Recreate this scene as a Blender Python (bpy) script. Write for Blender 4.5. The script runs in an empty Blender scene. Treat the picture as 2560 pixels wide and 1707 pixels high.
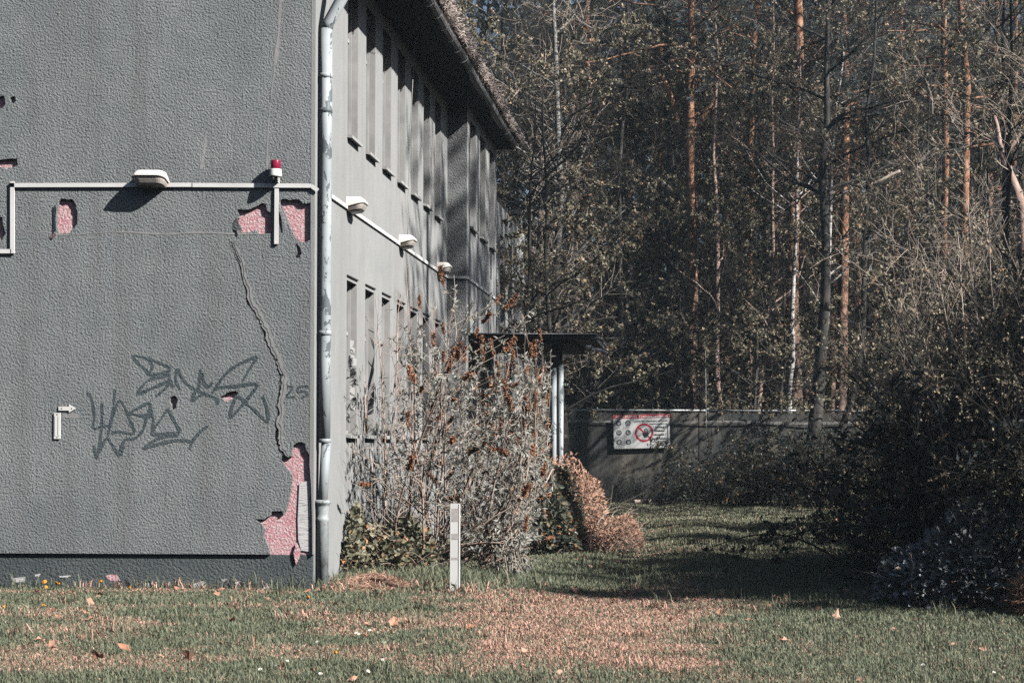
import bpy, math, random
import numpy as np
from mathutils import Vector, Matrix
from mathutils.geometry import tessellate_polygon

# ------------------------------------------------------------------ camera, sky, sun, exposure
SC = bpy.context.scene
COL = SC.collection
F = 4266.7                      # focal length in photograph pixels (60 mm on a 36 mm wide sensor)
PX, PY, CAMZ, ROLL = 1726.0, 1115.0, 1.40, 0.0045
cd = bpy.data.cameras.new('camera')
cd.sensor_width = 36; cd.lens = 60
cd.shift_x = -(PX - 1280) / 2560; cd.shift_y = (PY - 853.5) / 2560
cd.clip_end = 2000; cd.clip_start = 0.1
cam = bpy.data.objects.new('camera', cd); COL.objects.link(cam)
cam.location = (0, 0, CAMZ)
cam.rotation_euler = (Matrix.Rotation(math.pi/2, 3, 'X') @ Matrix.Rotation(ROLL, 3, 'Z')).to_euler()
SC.camera = cam
SUND = Vector((-1.0, 0.52, -0.88)).normalized()        # the way the light travels
w = bpy.data.worlds.new('World'); SC.world = w; w.use_nodes = True
nt = w.node_tree; nt.nodes.clear()
sky = nt.nodes.new('ShaderNodeTexSky'); sky.sky_type = 'NISHITA'; sky.sun_disc = False
sky.sun_elevation = math.asin(-SUND.z); sky.sun_rotation = math.atan2(-SUND.x, -SUND.y)
bg = nt.nodes.new('ShaderNodeBackground'); bg.inputs[1].default_value = 0.05
wo = nt.nodes.new('ShaderNodeOutputWorld')
nt.links.new(sky.outputs[0], bg.inputs[0]); nt.links.new(bg.outputs[0], wo.inputs[0])
sl = bpy.data.lights.new('sun', 'SUN'); sl.energy = 5.0; sl.angle = math.radians(0.53); sl.color = (1.0, 0.965, 0.92)
so = bpy.data.objects.new('sun', sl); COL.objects.link(so)
so.rotation_euler = SUND.to_track_quat('-Z', 'Y').to_euler(); so.location = (20, -10, 30)
SC.view_settings.view_transform = 'Standard'; SC.view_settings.look = 'None'
SC.view_settings.exposure = 0.80; SC.view_settings.gamma = 1.0; SC.view_settings.use_curve_mapping = False
SC.render.engine = 'CYCLES'
SC.cycles.use_denoising = False; SC.cycles.max_bounces = 5; SC.cycles.diffuse_bounces = 0; SC.cycles.glossy_bounces = 2; SC.cycles.transmission_bounces = 4
SC.cycles.sample_clamp_indirect = 3.0

# ------------------------------------------------------------------ helpers
def at(xd, yd, Y, disp=True):
    """The point at distance Y that the photograph shows at (xd, yd)."""
    k = 2560/2352 if disp else 1.0
    x = xd*k - PX; y = yd*k - PY
    c, s = math.cos(ROLL), math.sin(ROLL)
    dx = x*c + y*s; dy = -x*s + y*c
    return Vector((dx*Y/F, Y, CAMZ - dy*Y/F))
def ground_at(xd, yd, disp=True):
    k = 2560/2352 if disp else 1.0
    return at(xd, yd, F*CAMZ/max(yd*k - PY, 20), disp)
YF = 16.40
def fw(x, y):
    p = at(x, y, YF, False); return (p.x, p.z)
def c1(x, y): return fw(x*.3486, 200 + y*.3486)
def c2(x, y): return fw(x*.421, 860 + y*.421)

def norm(a):
    return a/np.maximum(np.linalg.norm(a, axis=-1, keepdims=True), 1e-9)

class MB:
    """Collects vertices and faces; build() links them as one mesh object."""
    def __init__(self): self.v = []; self.n = 0; self.f = []
    def add(self, verts, faces, mat=0, tint=None, smooth=False):
        verts = np.asarray(verts, dtype=np.float32).reshape(-1, 3)
        if not isinstance(faces, np.ndarray):
            by = {}
            for f in faces: by.setdefault(len(f), []).append(f)
            groups = [np.asarray(v, dtype=np.int64) for v in by.values()]
        else: groups = [faces]
        for g in groups:
            if tint is None: t = np.full(len(g), .5, np.float32)
            elif np.ndim(tint) == 0: t = np.full(len(g), tint, np.float32)
            else: t = np.asarray(tint, np.float32)
            self.f.append((g + self.n, mat, t, smooth))
        self.v.append(verts); self.n += len(verts)
        return self
    def box(self, x0, x1, y0, y1, z0, z1, mat=0, M=None):
        v = [Vector((x, y, z)) for z in (z0, z1) for y in (y0, y1) for x in (x0, x1)]
        if M is not None: v = [M @ p for p in v]
        return self.add([tuple(p) for p in v], [(0,2,3,1),(4,5,7,6),(0,1,5,4),(2,6,7,3),(0,4,6,2),(1,3,7,5)], mat)
    def tubes(self, P, R, S=5, mat=0, tint=None, cap=False):
        P = np.asarray(P, float); R = np.asarray(R, float)
        if P.ndim == 2: P = P[None]; R = R[None]
        T, N, _ = P.shape
        t = norm(np.gradient(P, axis=1))
        ref = np.tile(np.array([.31, .52, .79]), (T, 1)); m = np.abs((norm(P[:, -1]-P[:, 0])*ref).sum(1)) > .85
        ref[m] = [.8, -.6, .05]; ref = ref[:, None, :]
        a = norm(np.cross(t, ref)); b = np.cross(t, a)
        ang = np.linspace(0, 2*math.pi, S, endpoint=False)
        ring = a[:, :, None]*np.cos(ang)[None, None, :, None] + b[:, :, None]*np.sin(ang)[None, None, :, None]
        V = P[:, :, None] + ring*R[:, :, None, None]
        idx = np.arange(T*N*S).reshape(T, N, S); nx = np.roll(idx, -1, 2)
        f = np.stack([idx[:, :-1], nx[:, :-1], nx[:, 1:], idx[:, 1:]], -1).reshape(-1, 4)
        tt = None
        if tint is not None and np.ndim(tint) == 1: tt = np.repeat(tint, (N-1)*S)
        elif tint is not None: tt = tint
        base = self.n
        self.add(V, f, mat, tt, True)
        if cap:
            for k in range(T):
                self.f.append((idx[k, 0][::-1][None] + base, mat, np.array([.5], np.float32), False))
                self.f.append((idx[k, -1][None] + base, mat, np.array([.5], np.float32), False))
        return self
    def tube(self, pts, r, S=10, mat=0, cap=True):
        pts = np.asarray([tuple(p) for p in pts], float)
        r = np.full(len(pts), r, float) if np.ndim(r) == 0 else np.asarray(r, float)
        return self.tubes(pts, r, S, mat, None, cap)
    def lathe(self, prof, S=20, mat=0, M=None):
        """prof: (radius, z) from bottom to top, about the z axis."""
        ang = np.linspace(0, 2*math.pi, S, endpoint=False)
        V = np.array([[(r*math.cos(a), r*math.sin(a), z) for a in ang] for r, z in prof])
        n = len(prof); idx = np.arange(n*S).reshape(n, S); nx = np.roll(idx, -1, 1)
        f = np.stack([idx[:-1], nx[:-1], nx[1:], idx[1:]], -1).reshape(-1, 4)
        V = V.reshape(-1, 3)
        if M is not None: V = np.array([tuple(M @ Vector(p)) for p in V])
        base = self.n
        self.add(V, f, mat, None, True)
        self.f.append((idx[0][::-1][None] + base, mat, np.array([.5], np.float32), False))
        self.f.append((idx[-1][None] + base, mat, np.array([.5], np.float32), False))
        return self
    def sheet(self, outer, holes, frame, d0, d1, mat=0, sides=True, smat=None):
        """A flat plate with holes; frame maps (u, v, depth) to a point; visible face at d1."""
        loops = [list(outer)] + [list(h) for h in holes]
        def area(l): return sum(l[i][0]*l[(i+1) % len(l)][1] - l[(i+1) % len(l)][0]*l[i][1] for i in range(len(l)))
        loops = [l if (area(l) > 0) == (k == 0) else l[::-1] for k, l in enumerate(loops)]
        tris = tessellate_polygon([[Vector((u, v, 0)) for u, v in l] for l in loops])
        flat = [p for l in loops for p in l]; n = len(flat)
        V = [frame(u, v, d1) for u, v in flat] + [frame(u, v, d0) for u, v in flat]
        pos = np.array([tuple(p) for p in V]); want = np.array(tuple(frame(0, 0, 1))) - np.array(tuple(frame(0, 0, 0)))
        want = want*(1 if d1 >= d0 else -1)
        ft = []
        for a, b, c in tris:
            nn = np.cross(pos[b]-pos[a], pos[c]-pos[a])
            ft.append((a, b, c) if nn @ want > 0 else (a, c, b))
        self.add(pos, ft, mat)
        if sides:
            q = []; k = 0
            for l in loops:
                m = len(l)
                for i in range(m):
                    a, b = k+i, k+(i+1) % m
                    q.append((a, a+n, b+n, b))
                k += m
            self.add(pos, q, mat if smat is None else smat)
        return self
    def build(self, name, mats, parent=None, loc=None, kind=None):
        me = self.mesh(name, mats)
        return link(name, me, parent, loc, kind)
    def mesh(self, name, mats):
        me = bpy.data.meshes.new(name)
        V = np.concatenate(self.v) if self.v else np.zeros((0, 3), np.float32)
        me.vertices.add(len(V)); me.vertices.foreach_set('co', V.ravel())
        tot = np.concatenate([np.full(len(g), g.shape[1], np.int32) for g, *_ in self.f])
        li = np.concatenate([g.ravel() for g, *_ in self.f]).astype(np.int32)
        me.loops.add(len(li)); me.loops.foreach_set('vertex_index', li)
        me.polygons.add(len(tot))
        me.polygons.foreach_set('loop_start', np.concatenate([[0], np.cumsum(tot)[:-1]]).astype(np.int32))
        me.polygons.foreach_set('loop_total', tot)
        me.polygons.foreach_set('material_index', np.concatenate([np.full(len(g), m, np.int32) for g, m, *_ in self.f]))
        me.polygons.foreach_set('use_smooth', np.concatenate([np.full(len(g), s, bool) for g, _, _, s in self.f]))
        at_ = me.attributes.new('tint', 'FLOAT', 'FACE')
        at_.data.foreach_set('value', np.concatenate([t for *_, t, _ in self.f]).astype(np.float32))
        me.update(calc_edges=True)
        for m in (mats if isinstance(mats, (list, tuple)) else [mats]): me.materials.append(m)
        return me

def link(name, data, parent=None, loc=None, kind=None):
    o = bpy.data.objects.new(name, data); COL.objects.link(o)
    if parent is not None: o.parent = parent
    if loc is not None: o.location = loc
    if kind: o['kind'] = kind
    return o
def tag(o, label, cat, group=None, kind=None):
    o['label'] = label; o['category'] = cat
    if group: o['group'] = group
    if kind: o['kind'] = kind
    return o
def thing(name, label, cat, loc=(0, 0, 0), rotz=0, group=None):
    o = link(name, None); o.location = loc; o.rotation_euler = (0, 0, rotz); o.empty_display_size = .2
    return tag(o, label, cat, group)
def dup(root, loc, rotz=0, scale=None, label=None, group=None):
    r = root.copy(); COL.objects.link(r); r.location = loc; r.rotation_euler = (0, 0, rotz)
    if scale is not None: r.scale = scale if hasattr(scale, '__len__') else (scale,)*3
    if label: r['label'] = label
    if group: r['group'] = group
    for ch in list(root.children):
        c = ch.copy(); COL.objects.link(c); c.parent = r
        for g in list(ch.children):
            d = g.copy(); COL.objects.link(d); d.parent = c
    return r

# ------------------------------------------------------------------ materials
class N:
    def __init__(self, name):
        self.m = bpy.data.materials.new(name); self.m.use_nodes = True
        self.t = self.m.node_tree; self.t.nodes.clear()
        self.out = self.t.nodes.new('ShaderNodeOutputMaterial')
    def new(self, ty, **kw):
        n = self.t.nodes.new(ty)
        for k, v in kw.items(): setattr(n, k, v)
        return n
    def ln(self, a, b): self.t.links.new(a, b)
    def pos(self, obj=False, scale=(1, 1, 1)):
        s = self.new('ShaderNodeTexCoord').outputs['Object'] if obj else self.new('ShaderNodeNewGeometry').outputs['Position']
        if scale != (1, 1, 1):
            m = self.new('ShaderNodeMapping'); m.inputs['Scale'].default_value = scale; self.ln(s, m.inputs[0]); s = m.outputs[0]
        return s
    def noise(self, vec, scale, detail=3, rough=.55, dist=0):
        n = self.new('ShaderNodeTexNoise'); n.inputs['Scale'].default_value = scale; n.inputs['Detail'].default_value = detail
        n.inputs['Roughness'].default_value = rough; n.inputs['Distortion'].default_value = dist
        self.ln(vec, n.inputs['Vector']); return n.outputs['Fac']
    def ramp(self, fac, stops):
        r = self.new('ShaderNodeValToRGB'); e = r.color_ramp.elements
        while len(e) > 1: e.remove(e[-1])
        for i, (p, c) in enumerate(stops):
            el = e[0] if i == 0 else e.new(p)
            el.position = p; el.color = (*(c if hasattr(c, '__len__') else (c, c, c)), 1)
        self.ln(fac, r.inputs[0]); return r.outputs[0]
    def mix(self, fac, a, b, mode='MIX'):
        n = self.new('ShaderNodeMix', data_type='RGBA', blend_type=mode)
        for s, v in ((n.inputs[0], fac), (n.inputs[6], a), (n.inputs[7], b)):
            if hasattr(v, 'is_output'): self.ln(v, s)
            elif hasattr(v, '__len__'): s.default_value = (*v, 1)
            else: s.default_value = v
        return n.outputs[2]
    def math(self, op, a, b=0.0):
        n = self.new('ShaderNodeMath', operation=op)
        for s, v in ((n.inputs[0], a), (n.inputs[1], b)):
            if hasattr(v, 'is_output'): self.ln(v, s)
            else: s.default_value = v
        return n.outputs[0]
    def bump(self, h, strength=1, dist=.01, prev=None):
        b = self.new('ShaderNodeBump'); b.inputs['Strength'].default_value = strength; b.inputs['Distance'].default_value = dist
        self.ln(h, b.inputs['Height'])
        if prev is not None: self.ln(prev, b.inputs['Normal'])
        return b.outputs[0]
    def attr(self, name):
        return self.new('ShaderNodeAttribute', attribute_name=name).outputs['Fac']
    def bsdf(self, col, rough=.8, normal=None, spec=.3, metal=0, transl=0):
        p = self.new('ShaderNodeBsdfPrincipled')
        for s, v in ((p.inputs['Base Color'], col), (p.inputs['Roughness'], rough)):
            if hasattr(v, 'is_output'): self.ln(v, s)
            elif hasattr(v, '__len__'): s.default_value = (*v, 1)
            else: s.default_value = v
        p.inputs['Specular IOR Level'].default_value = spec; p.inputs['Metallic'].default_value = metal
        if normal is not None: self.ln(normal, p.inputs['Normal'])
        sh = p.outputs[0]
        if transl:
            t = self.new('ShaderNodeBsdfTranslucent')
            if hasattr(col, 'is_output'): self.ln(col, t.inputs[0])
            else: t.inputs[0].default_value = (*col, 1)
            mx = self.new('ShaderNodeMixShader'); mx.inputs[0].default_value = transl
            self.ln(sh, mx.inputs[1]); self.ln(t.outputs[0], mx.inputs[2]); sh = mx.outputs[0]
        self.ln(sh, self.out.inputs[0]); return self.m

def simple(name, col, rough=.7, spec=.3, metal=0, var=.25, scale=6, bump=0, bscale=60, obj=False, stretch=(1, 1, 1), dist=.004):
    n = N(name); p = n.pos(obj, stretch)
    c = n.ramp(n.noise(p, scale, 4), [(.3, tuple(x*(1-var) for x in col)), (.7, tuple(min(1, x*(1+var*.6)) for x in col))])
    nm = n.bump(n.noise(p, bscale, 3), bump, dist) if bump else None
    return n.bsdf(c, rough, nm, spec, metal)
def leafmat(name, stops, rough=.6, spec=.25, transl=.25):
    n = N(name); return n.bsdf(n.ramp(n.attr('tint'), stops), rough, None, spec, 0, transl)

def stucco(name, dark, light, bscale, bdist, strength=1.0, stain=None, fine=True):
    n = N(name); p = n.pos()
    big = n.noise(p, .55, 4, .6); mid = n.noise(p, 4.0, 4, .6)
    c = n.ramp(n.math('ADD', n.math('MULTIPLY', big, .6), n.math('MULTIPLY', mid, .4)), [(.36, dark), (.64, light)])
    g1 = n.noise(p, bscale, 3, .6, .15)
    sp = n.ramp(g1, [(.30, .55), (.45, 1.0)])  # pits of the grain darkened in the colour, imitating shade in the hollows
    c = n.mix(.5, c, sp, 'MULTIPLY')
    if stain:
        st = n.noise(n.pos(False, (3.2, 3.2, .16)), 1.6, 5, .62)
        c = n.mix(n.ramp(st, [(.46, 0), (.72, .75)]), c, stain)
    nm = n.bump(n.ramp(g1, [(.25, 0), (.75, 1)]), strength, bdist)
    if fine: nm = n.bump(n.noise(p, bscale*3.1, 2), .45*strength, bdist*.35, nm)
    return n.bsdf(c, .95, nm, .15)
M = {}
M['render'] = stucco('roughcast_render', (.212, .232, .236), (.30, .320, .320), 50, .014, 1.0, (.20, .205, .205))
M['render_smooth'] = stucco('trowelled_render', (.27, .275, .275), (.36, .355, .345), 22, .004, .6)
M['render_tower'] = stucco('dark_roughcast', (.22, .23, .235), (.30, .305, .31), 48, .013, 1.0)
M['spray'] = stucco('sprayed_grey_paint', (.06, .082, .092), (.115, .138, .148), 50, .014, 1.0)
M['side'] = stucco('pale_wall_plaster', (.285, .295, .296), (.35, .356, .352), 60, .003, .5, (.27, .265, .25))
M['plinth'] = stucco('plinth_render', (.085, .10, .105), (.13, .145, .15), 40, .012, .9)
n = N('pink_base_coat'); p = n.pos()
g = n.noise(p, 46, 3, .6)
c = n.mix(n.ramp(n.noise(p, 9, 4), [(.35, 0), (.65, .55)]), (.60, .27, .30), (.68, .48, .48))
c = n.mix(n.ramp(g, [(.5, 0), (.6, .75)]), c, (.72, .66, .66))
M['pink'] = n.bsdf(c, .95, n.bump(g, 1, .012), .1)
n = N('exposed_white_board'); p = n.pos(); cr = n.noise(n.pos(False, (1, 1, 7)), 9, 5, .7)
M['whiteboard'] = n.bsdf(n.ramp(cr, [(.38, (.38, .37, .36)), (.5, (.66, .65, .64))]), .9, n.bump(cr, .6, .01), .1)
M['white'] = simple('white_plastic', (.80, .795, .775), .45, .4, var=.12, scale=3)
M['cream'] = simple('cream_lamp_housing', (.84, .80, .74), .45, .4, var=.06, scale=5)
n = N('frosted_lamp_cover'); p = n.pos(True)
z = n.new('ShaderNodeSeparateXYZ'); n.ln(p, z.inputs[0])
cc = n.ramp(n.noise(p, 14, 3), [(.35, (.72, .60, .50)), (.65, (.82, .78, .72))])
M['lampglass'] = n.bsdf(cc, .3, None, .5, 0, .25)
M['red'] = simple('crimson_beacon_cover', (.27, .012, .05), .25, .5, var=.1)
n = N('peeling_pipe_paint'); p = n.pos(False, (1, 1, .55))
pl = n.noise(p, 7, 6, .68, .5)
c = n.mix(n.ramp(n.noise(p, 3, 3), [(.4, 0), (.6, 1)]), (.30, .335, .35), (.43, .465, .475))
c = n.mix(n.ramp(pl, [(.55, 0), (.565, 1)]), c, (.115, .14, .15))
M['pipe'] = n.bsdf(c, .55, n.bump(n.ramp(pl, [(.55, 1), (.575, 0)]), .8, .004), .4)
n = N('worn_grey_iron'); p = n.pos(False, (1, 1, .6)); pl = n.noise(p, 9, 6, .65)
c = n.ramp(pl, [(.33, (.09, .085, .08)), (.44, (.28, .31, .32)), (.6, (.40, .44, .45)), (.72, (.24, .17, .14))])
M['iron'] = n.bsdf(c, .5, n.bump(pl, .4, .004), .45)
M['zinc'] = simple('weathered_zinc', (.20, .205, .205), .5, .5, 0, .35, 12, .3, 30)
M['dark'] = simple('dark_weathered_wood', (.045, .045, .045), .85, .2, var=.4, scale=8)
M['soffit'] = simple('soffit_boarding', (.125, .13, .135), .9, .15, var=.3, scale=5, stretch=(6, .4, 1))
M['frame'] = simple('window_frame_paint', (.42, .42, .41), .6, .3, var=.25, scale=9, stretch=(1, 1, .3))
M['reveal'] = simple('window_reveal', (.42, .415, .405), .85, .2, var=.2, scale=5)
n = N('dull_window_glass'); M['glass'] = n.bsdf((.02, .024, .028), .12, None, .5)
M['tile'] = simple('mossy_roof_tile', (.10, .075, .06), .9, .15, var=.5, scale=7)
M['slab'] = simple('roof_felt', (.05, .052, .055), .8, .3, var=.4, scale=5)
M['paleedge'] = simple('pale_metal_edging', (.42, .43, .44), .4, .5, .4, .3, 12)
n = N('tarpaulin_fence'); p = n.pos(); q = n.noise(p, .8, 5, .6)
c = n.ramp(q, [(.33, (.045, .05, .05)), (.55, (.085, .083, .075)), (.74, (.20, .17, .13))])
M['fence'] = n.bsdf(c, .6, n.bump(n.noise(n.pos(False, (1, 1, .3)), 3, 4), .7, .06), .35)
M['fencepost'] = simple('galvanised_rail', (.42, .43, .43), .4, .5, .3, .3, 10)
M['signwhite'] = simple('sign_panel_white', (.66, .67, .66), .5, .4, var=.06)
M['signred'] = simple('sign_red', (.55, .03, .055), .5, .4, var=.08)
M['signblack'] = simple('sign_black', (.022, .025, .028), .5, .4, var=.1)
M['signgrey'] = simple('sign_pictogram_grey', (.085, .10, .11), .5, .4, var=.1)
M['signpale'] = simple('sign_pale_grey_line', (.40, .41, .41), .5, .4, var=.1)
M['wire'] = simple('pale_cable', (.45, .44, .42), .6, .3)
M['postwhite'] = simple('white_marker_plastic', (.78, .77, .75), .5, .35, var=.06, scale=4)
M['postgrey'] = simple('worn_grey_band', (.50, .46, .44), .7, .3, var=.2, scale=30)

# vegetation
def bark(name, stops, scale, stretch, bdist=.02, bs=.8, obj=True):
    n = N(name); p = n.pos(obj, stretch); q = n.noise(p, scale, 5, .65)
    return n.bsdf(n.ramp(q, stops), .9, n.bump(q, bs, bdist), .15)
M['bark'] = bark('dark_bark', [(.3, (.028, .028, .028)), (.55, (.07, .066, .062)), (.75, (.14, .125, .11))], 8, (1, 1, .3))
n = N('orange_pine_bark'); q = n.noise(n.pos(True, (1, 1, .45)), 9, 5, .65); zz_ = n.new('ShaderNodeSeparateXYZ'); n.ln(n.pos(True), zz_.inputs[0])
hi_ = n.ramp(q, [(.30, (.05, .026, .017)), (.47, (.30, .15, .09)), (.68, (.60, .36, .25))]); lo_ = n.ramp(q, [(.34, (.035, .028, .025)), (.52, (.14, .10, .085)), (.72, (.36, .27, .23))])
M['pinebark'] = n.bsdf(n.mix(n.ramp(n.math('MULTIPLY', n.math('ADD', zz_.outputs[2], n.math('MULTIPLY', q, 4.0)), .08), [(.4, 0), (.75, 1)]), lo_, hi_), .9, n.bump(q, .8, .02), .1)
M['palebark'] = bark('pale_pink_bark', [(.3, (.13, .085, .07)), (.5, (.40, .28, .235)), (.7, (.60, .47, .41))], 6, (1, 1, .6))
n = N('birch_bark'); q = n.noise(n.pos(True, (1, 1, 2.6)), 6, 5, .65); zz_ = n.new('ShaderNodeSeparateXYZ'); n.ln(n.pos(True), zz_.inputs[0])
hi_ = n.ramp(q, [(.42, (.04, .038, .035)), (.55, (.26, .255, .24)), (.75, (.46, .455, .43))]); lo_ = n.ramp(q, [(.3, (.02, .019, .018)), (.6, (.055, .05, .046)), (.72, (.22, .21, .20))])
M['birch'] = n.bsdf(n.mix(n.ramp(n.math('MULTIPLY', n.math('ADD', zz_.outputs[2], n.math('MULTIPLY', q, 3.0)), .08), [(.55, 0), (.8, 1)]), lo_, hi_), .9, n.bump(q, .5, .01), .1)
n = N('young_birch_bark'); q = n.noise(n.pos(True, (1, 1, 2.6)), 6, 5, .65)
M['whitebirch'] = n.bsdf(n.ramp(q, [(.38, (.04, .038, .035)), (.47, (.46, .45, .43)), (.7, (.64, .63, .60))]), .9, n.bump(q, .5, .01), .1)
M['twig'] = bark('grey_brown_twig', [(.3, (.028, .025, .023)), (.7, (.085, .072, .06))], 5, (1, 1, 1), .002, .2)
M['paletwig'] = bark('pale_bare_twig', [(.3, (.32, .25, .195)), (.7, (.62, .53, .45))], 4, (1, 1, 1), .002, .2)
M['pinktwig'] = bark('reddish_cane', [(.3, (.22, .13, .095)), (.5, (.45, .32, .26)), (.75, (.66, .55, .48))], 3, (1, 1, 1), .002, .2)
M['springleaf'] = leafmat('spring_leaf', [(0, (.08, .085, .06)), (.3, (.21, .20, .14)), (.6, (.42, .37, .26)), (.9, (.56, .44, .31)), (1, (.60, .33, .19))])
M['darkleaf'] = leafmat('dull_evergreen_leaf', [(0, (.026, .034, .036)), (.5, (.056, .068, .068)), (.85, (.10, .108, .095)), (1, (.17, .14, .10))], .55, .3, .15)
M['needle'] = leafmat('pine_needle', [(0, (.05, .062, .064)), (.5, (.13, .155, .158)), (1, (.27, .30, .30))], .6, .3, .1)
M['darktwig'] = bark('dark_twig', [(.3, (.026, .026, .026)), (.7, (.07, .064, .058))], 5, (1, 1, 1), .002, .2)
M['budleaf'] = leafmat('grey_green_lance_leaf', [(0, (.15, .15, .125)), (.5, (.33, .325, .285)), (.85, (.52, .515, .475)), (1, (.54, .38, .24))], .5, .35, .2)
M['panicle'] = leafmat('rusty_flower_spike', [(0, (.16, .07, .04)), (.5, (.42, .20, .115)), (1, (.60, .33, .22))], .8, .1, .1)
M['ivy'] = leafmat('ivy_bramble_leaf', [(0, (.03, .038, .032)), (.45, (.085, .10, .075)), (.75, (.19, .18, .115)), (1, (.45, .20, .08))], .4, .5, .15)
M['mound'] = leafmat('brownish_bramble_leaf', [(0, (.07, .075, .055)), (.45, (.20, .205, .145)), (.75, (.34, .30, .19)), (1, (.58, .28, .12))], .5, .35, .2)
M['bramble'] = leafmat('glossy_grey_leaf', [(0, (.09, .10, .10)), (.5, (.23, .245, .25)), (.9, (.42, .44, .45)), (1, (.38, .26, .15))], .32, .6, .12)
M['straw'] = leafmat('dry_straw', [(0, (.24, .13, .08)), (.5, (.58, .34, .235)), (1, (.72, .50, .40))], .8, .15, .2)
M['fallen'] = leafmat('dry_fallen_leaf', [(0, (.14, .07, .04)), (.4, (.52, .25, .16)), (1, (.74, .47, .36))], .7, .2, .2)
M['debris'] = leafmat('roof_needle_litter', [(0, (.22, .17, .14)), (.5, (.52, .43, .39)), (.9, (.66, .57, .53)), (1, (.34, .28, .09))], .9, .1, .1)
M['petal'] = simple('orange_petal', (.85, .34, .03), .6, .2, var=.08)
M['daisy'] = simple('white_petal', (.80, .80, .78), .6, .2, var=.04)
M['daisyeye'] = simple('yellow_eye', (.75, .50, .05), .7, .2)
M['stemgreen'] = simple('green_stem', (.10, .13, .06), .7, .2)
# grass blades: the dry share of each blade is its own colour
n = N('lawn_blade'); d = n.attr('tint')
M['grass'] = n.bsdf(n.ramp(d, [(0, (.08, .105, .075)), (.30, (.205, .23, .15)), (.5, (.36, .34, .22)), (.62, (.50, .35, .25)), (.8, (.66, .36, .27)), (1, (.78, .52, .43))]), .6, None, .3, 0, .2)
n = N('soil_and_thatch'); p = n.pos(); d = n.attr('tint')
c = n.ramp(n.noise(p, 18, 5, .65), [(.35, (.035, .035, .026)), (.65, (.10, .095, .065))])
c2_ = n.ramp(n.noise(p, 30, 4, .65), [(.35, (.22, .11, .075)), (.65, (.47, .25, .18))])
M['soil'] = n.bsdf(n.mix(d, c, c2_), .95, n.bump(n.noise(p, 25, 4), .6, .03), .1)

# ------------------------------------------------------------------ ground
rs = np.random.default_rng(7)
def vnoise(x, y, scale, seed):
    r = np.random.default_rng(seed); G = r.random((128, 128))
    x = np.asarray(x)*scale + 37.3; y = np.asarray(y)*scale + 11.7
    xi = np.floor(x).astype(int); yi = np.floor(y).astype(int); fx = x-xi; fy = y-yi
    fx = fx*fx*(3-2*fx); fy = fy*fy*(3-2*fy)
    g = lambda a, b: G[a % 128, b % 128]
    return (g(xi, yi)*(1-fx)+g(xi+1, yi)*fx)*(1-fy) + (g(xi, yi+1)*(1-fx)+g(xi+1, yi+1)*fx)*fy
def ss(a, b, x):
    t = np.clip((x-a)/(b-a), 0, 1); return t*t*(3-2*t)
def hgt(x, y):
    x = np.asarray(x, float); y = np.asarray(y, float)
    h = .05*(vnoise(x, y, .45, 3)-.5) + .025*(vnoise(x, y, 1.6, 4)-.5)
    rut = np.exp(-((x+.75)/.28)**2) + np.exp(-((x-.95)/.28)**2)
    h = h - .05*rut*ss(14, 18, y) + .03*np.exp(-((x-.1)/.4)**2)*ss(14, 18, y)
    near = (np.exp(-((x+3.5)/.6)**2))*ss(15, 17, y)
    return h*(1-.6*near)*(.35+.65*ss(10, 18, y))
def hz(x, y): return float(hgt(x, y))
patch = [(1040,1375),(1130,1352),(1240,1356),(1350,1362),(1500,1368),(1668,1372),(1664,1450),(1645,1538),(1480,1545),(1250,1532),(1030,1500),(960,1430)]
patch = np.array([tuple(ground_at(a, b))[:2] for a, b in patch])
def sdist(x, y, poly):
    inside = np.zeros(x.shape, bool); dmin = np.full(x.shape, 1e9)
    for i in range(len(poly)):
        a, b = poly[i], poly[(i+1) % len(poly)]
        ab = b-a; t = np.clip(((x-a[0])*ab[0]+(y-a[1])*ab[1])/(ab@ab), 0, 1)
        dmin = np.minimum(dmin, np.hypot(x-a[0]-t*ab[0], y-a[1]-t*ab[1]))
        c = ((a[1] > y) != (b[1] > y)) & (x < (b[0]-a[0])*(y-a[1])/(b[1]-a[1]+1e-12)+a[0])
        inside ^= c
    return np.where(inside, -dmin, dmin)
def dryness(x, y):
    x = np.asarray(x, float); y = np.asarray(y, float)
    d = sdist(x, y, patch) + .75*(vnoise(x, y, 2.6, 21)-.5) + .22*(vnoise(x, y, 7, 22)-.5)
    P = (.74+.26*vnoise(x, y, 3.3, 27))*(1-ss(-.35, .30, d))
    n1 = vnoise(x, y*1.4, .95, 23)*.6 + vnoise(x, y, 3.0, 24)*.4
    P = np.maximum(P, .05 + .62*ss(.46, .70, n1)*(1-.75*ss(.3, 1.2, x)))
    P = np.maximum(P, .72*ss(.5, .68, vnoise(x, y, 4.2, 25))*(1-ss(.0, .5, np.abs(y-16.15)))*(x < -2.2))
    P = np.maximum(P, .9*np.exp(-((x+3.05)/.42)**2-((y-16.55)/.55)**2))
    P = np.where(y > 17.5, P*.55, P)
    P = np.maximum(P, .5*ss(.55, .75, vnoise(x, y, 2.2, 26))*ss(1.5, 3.2, x)*ss(14, 16, y))
    return P
xs = np.concatenate([[-120, -80, -40, -20], np.arange(-10, 10.01, .16), [14, 20, 40, 80, 120]])
ys = np.concatenate([[-60, -40, -10, 2, 6], np.arange(8, 46.01, .2), [50, 56, 64, 80, 110]])
X, Y = np.meshgrid(xs, ys); V = np.stack([X, Y, hgt(X, Y)], -1).reshape(-1, 3)
idx = np.arange(len(V)).reshape(len(ys), len(xs))
f = np.stack([idx[:-1, :-1], idx[:-1, 1:], idx[1:, 1:], idx[1:, :-1]], -1).reshape(-1, 4)
cx = V[f].mean(1)
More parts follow.
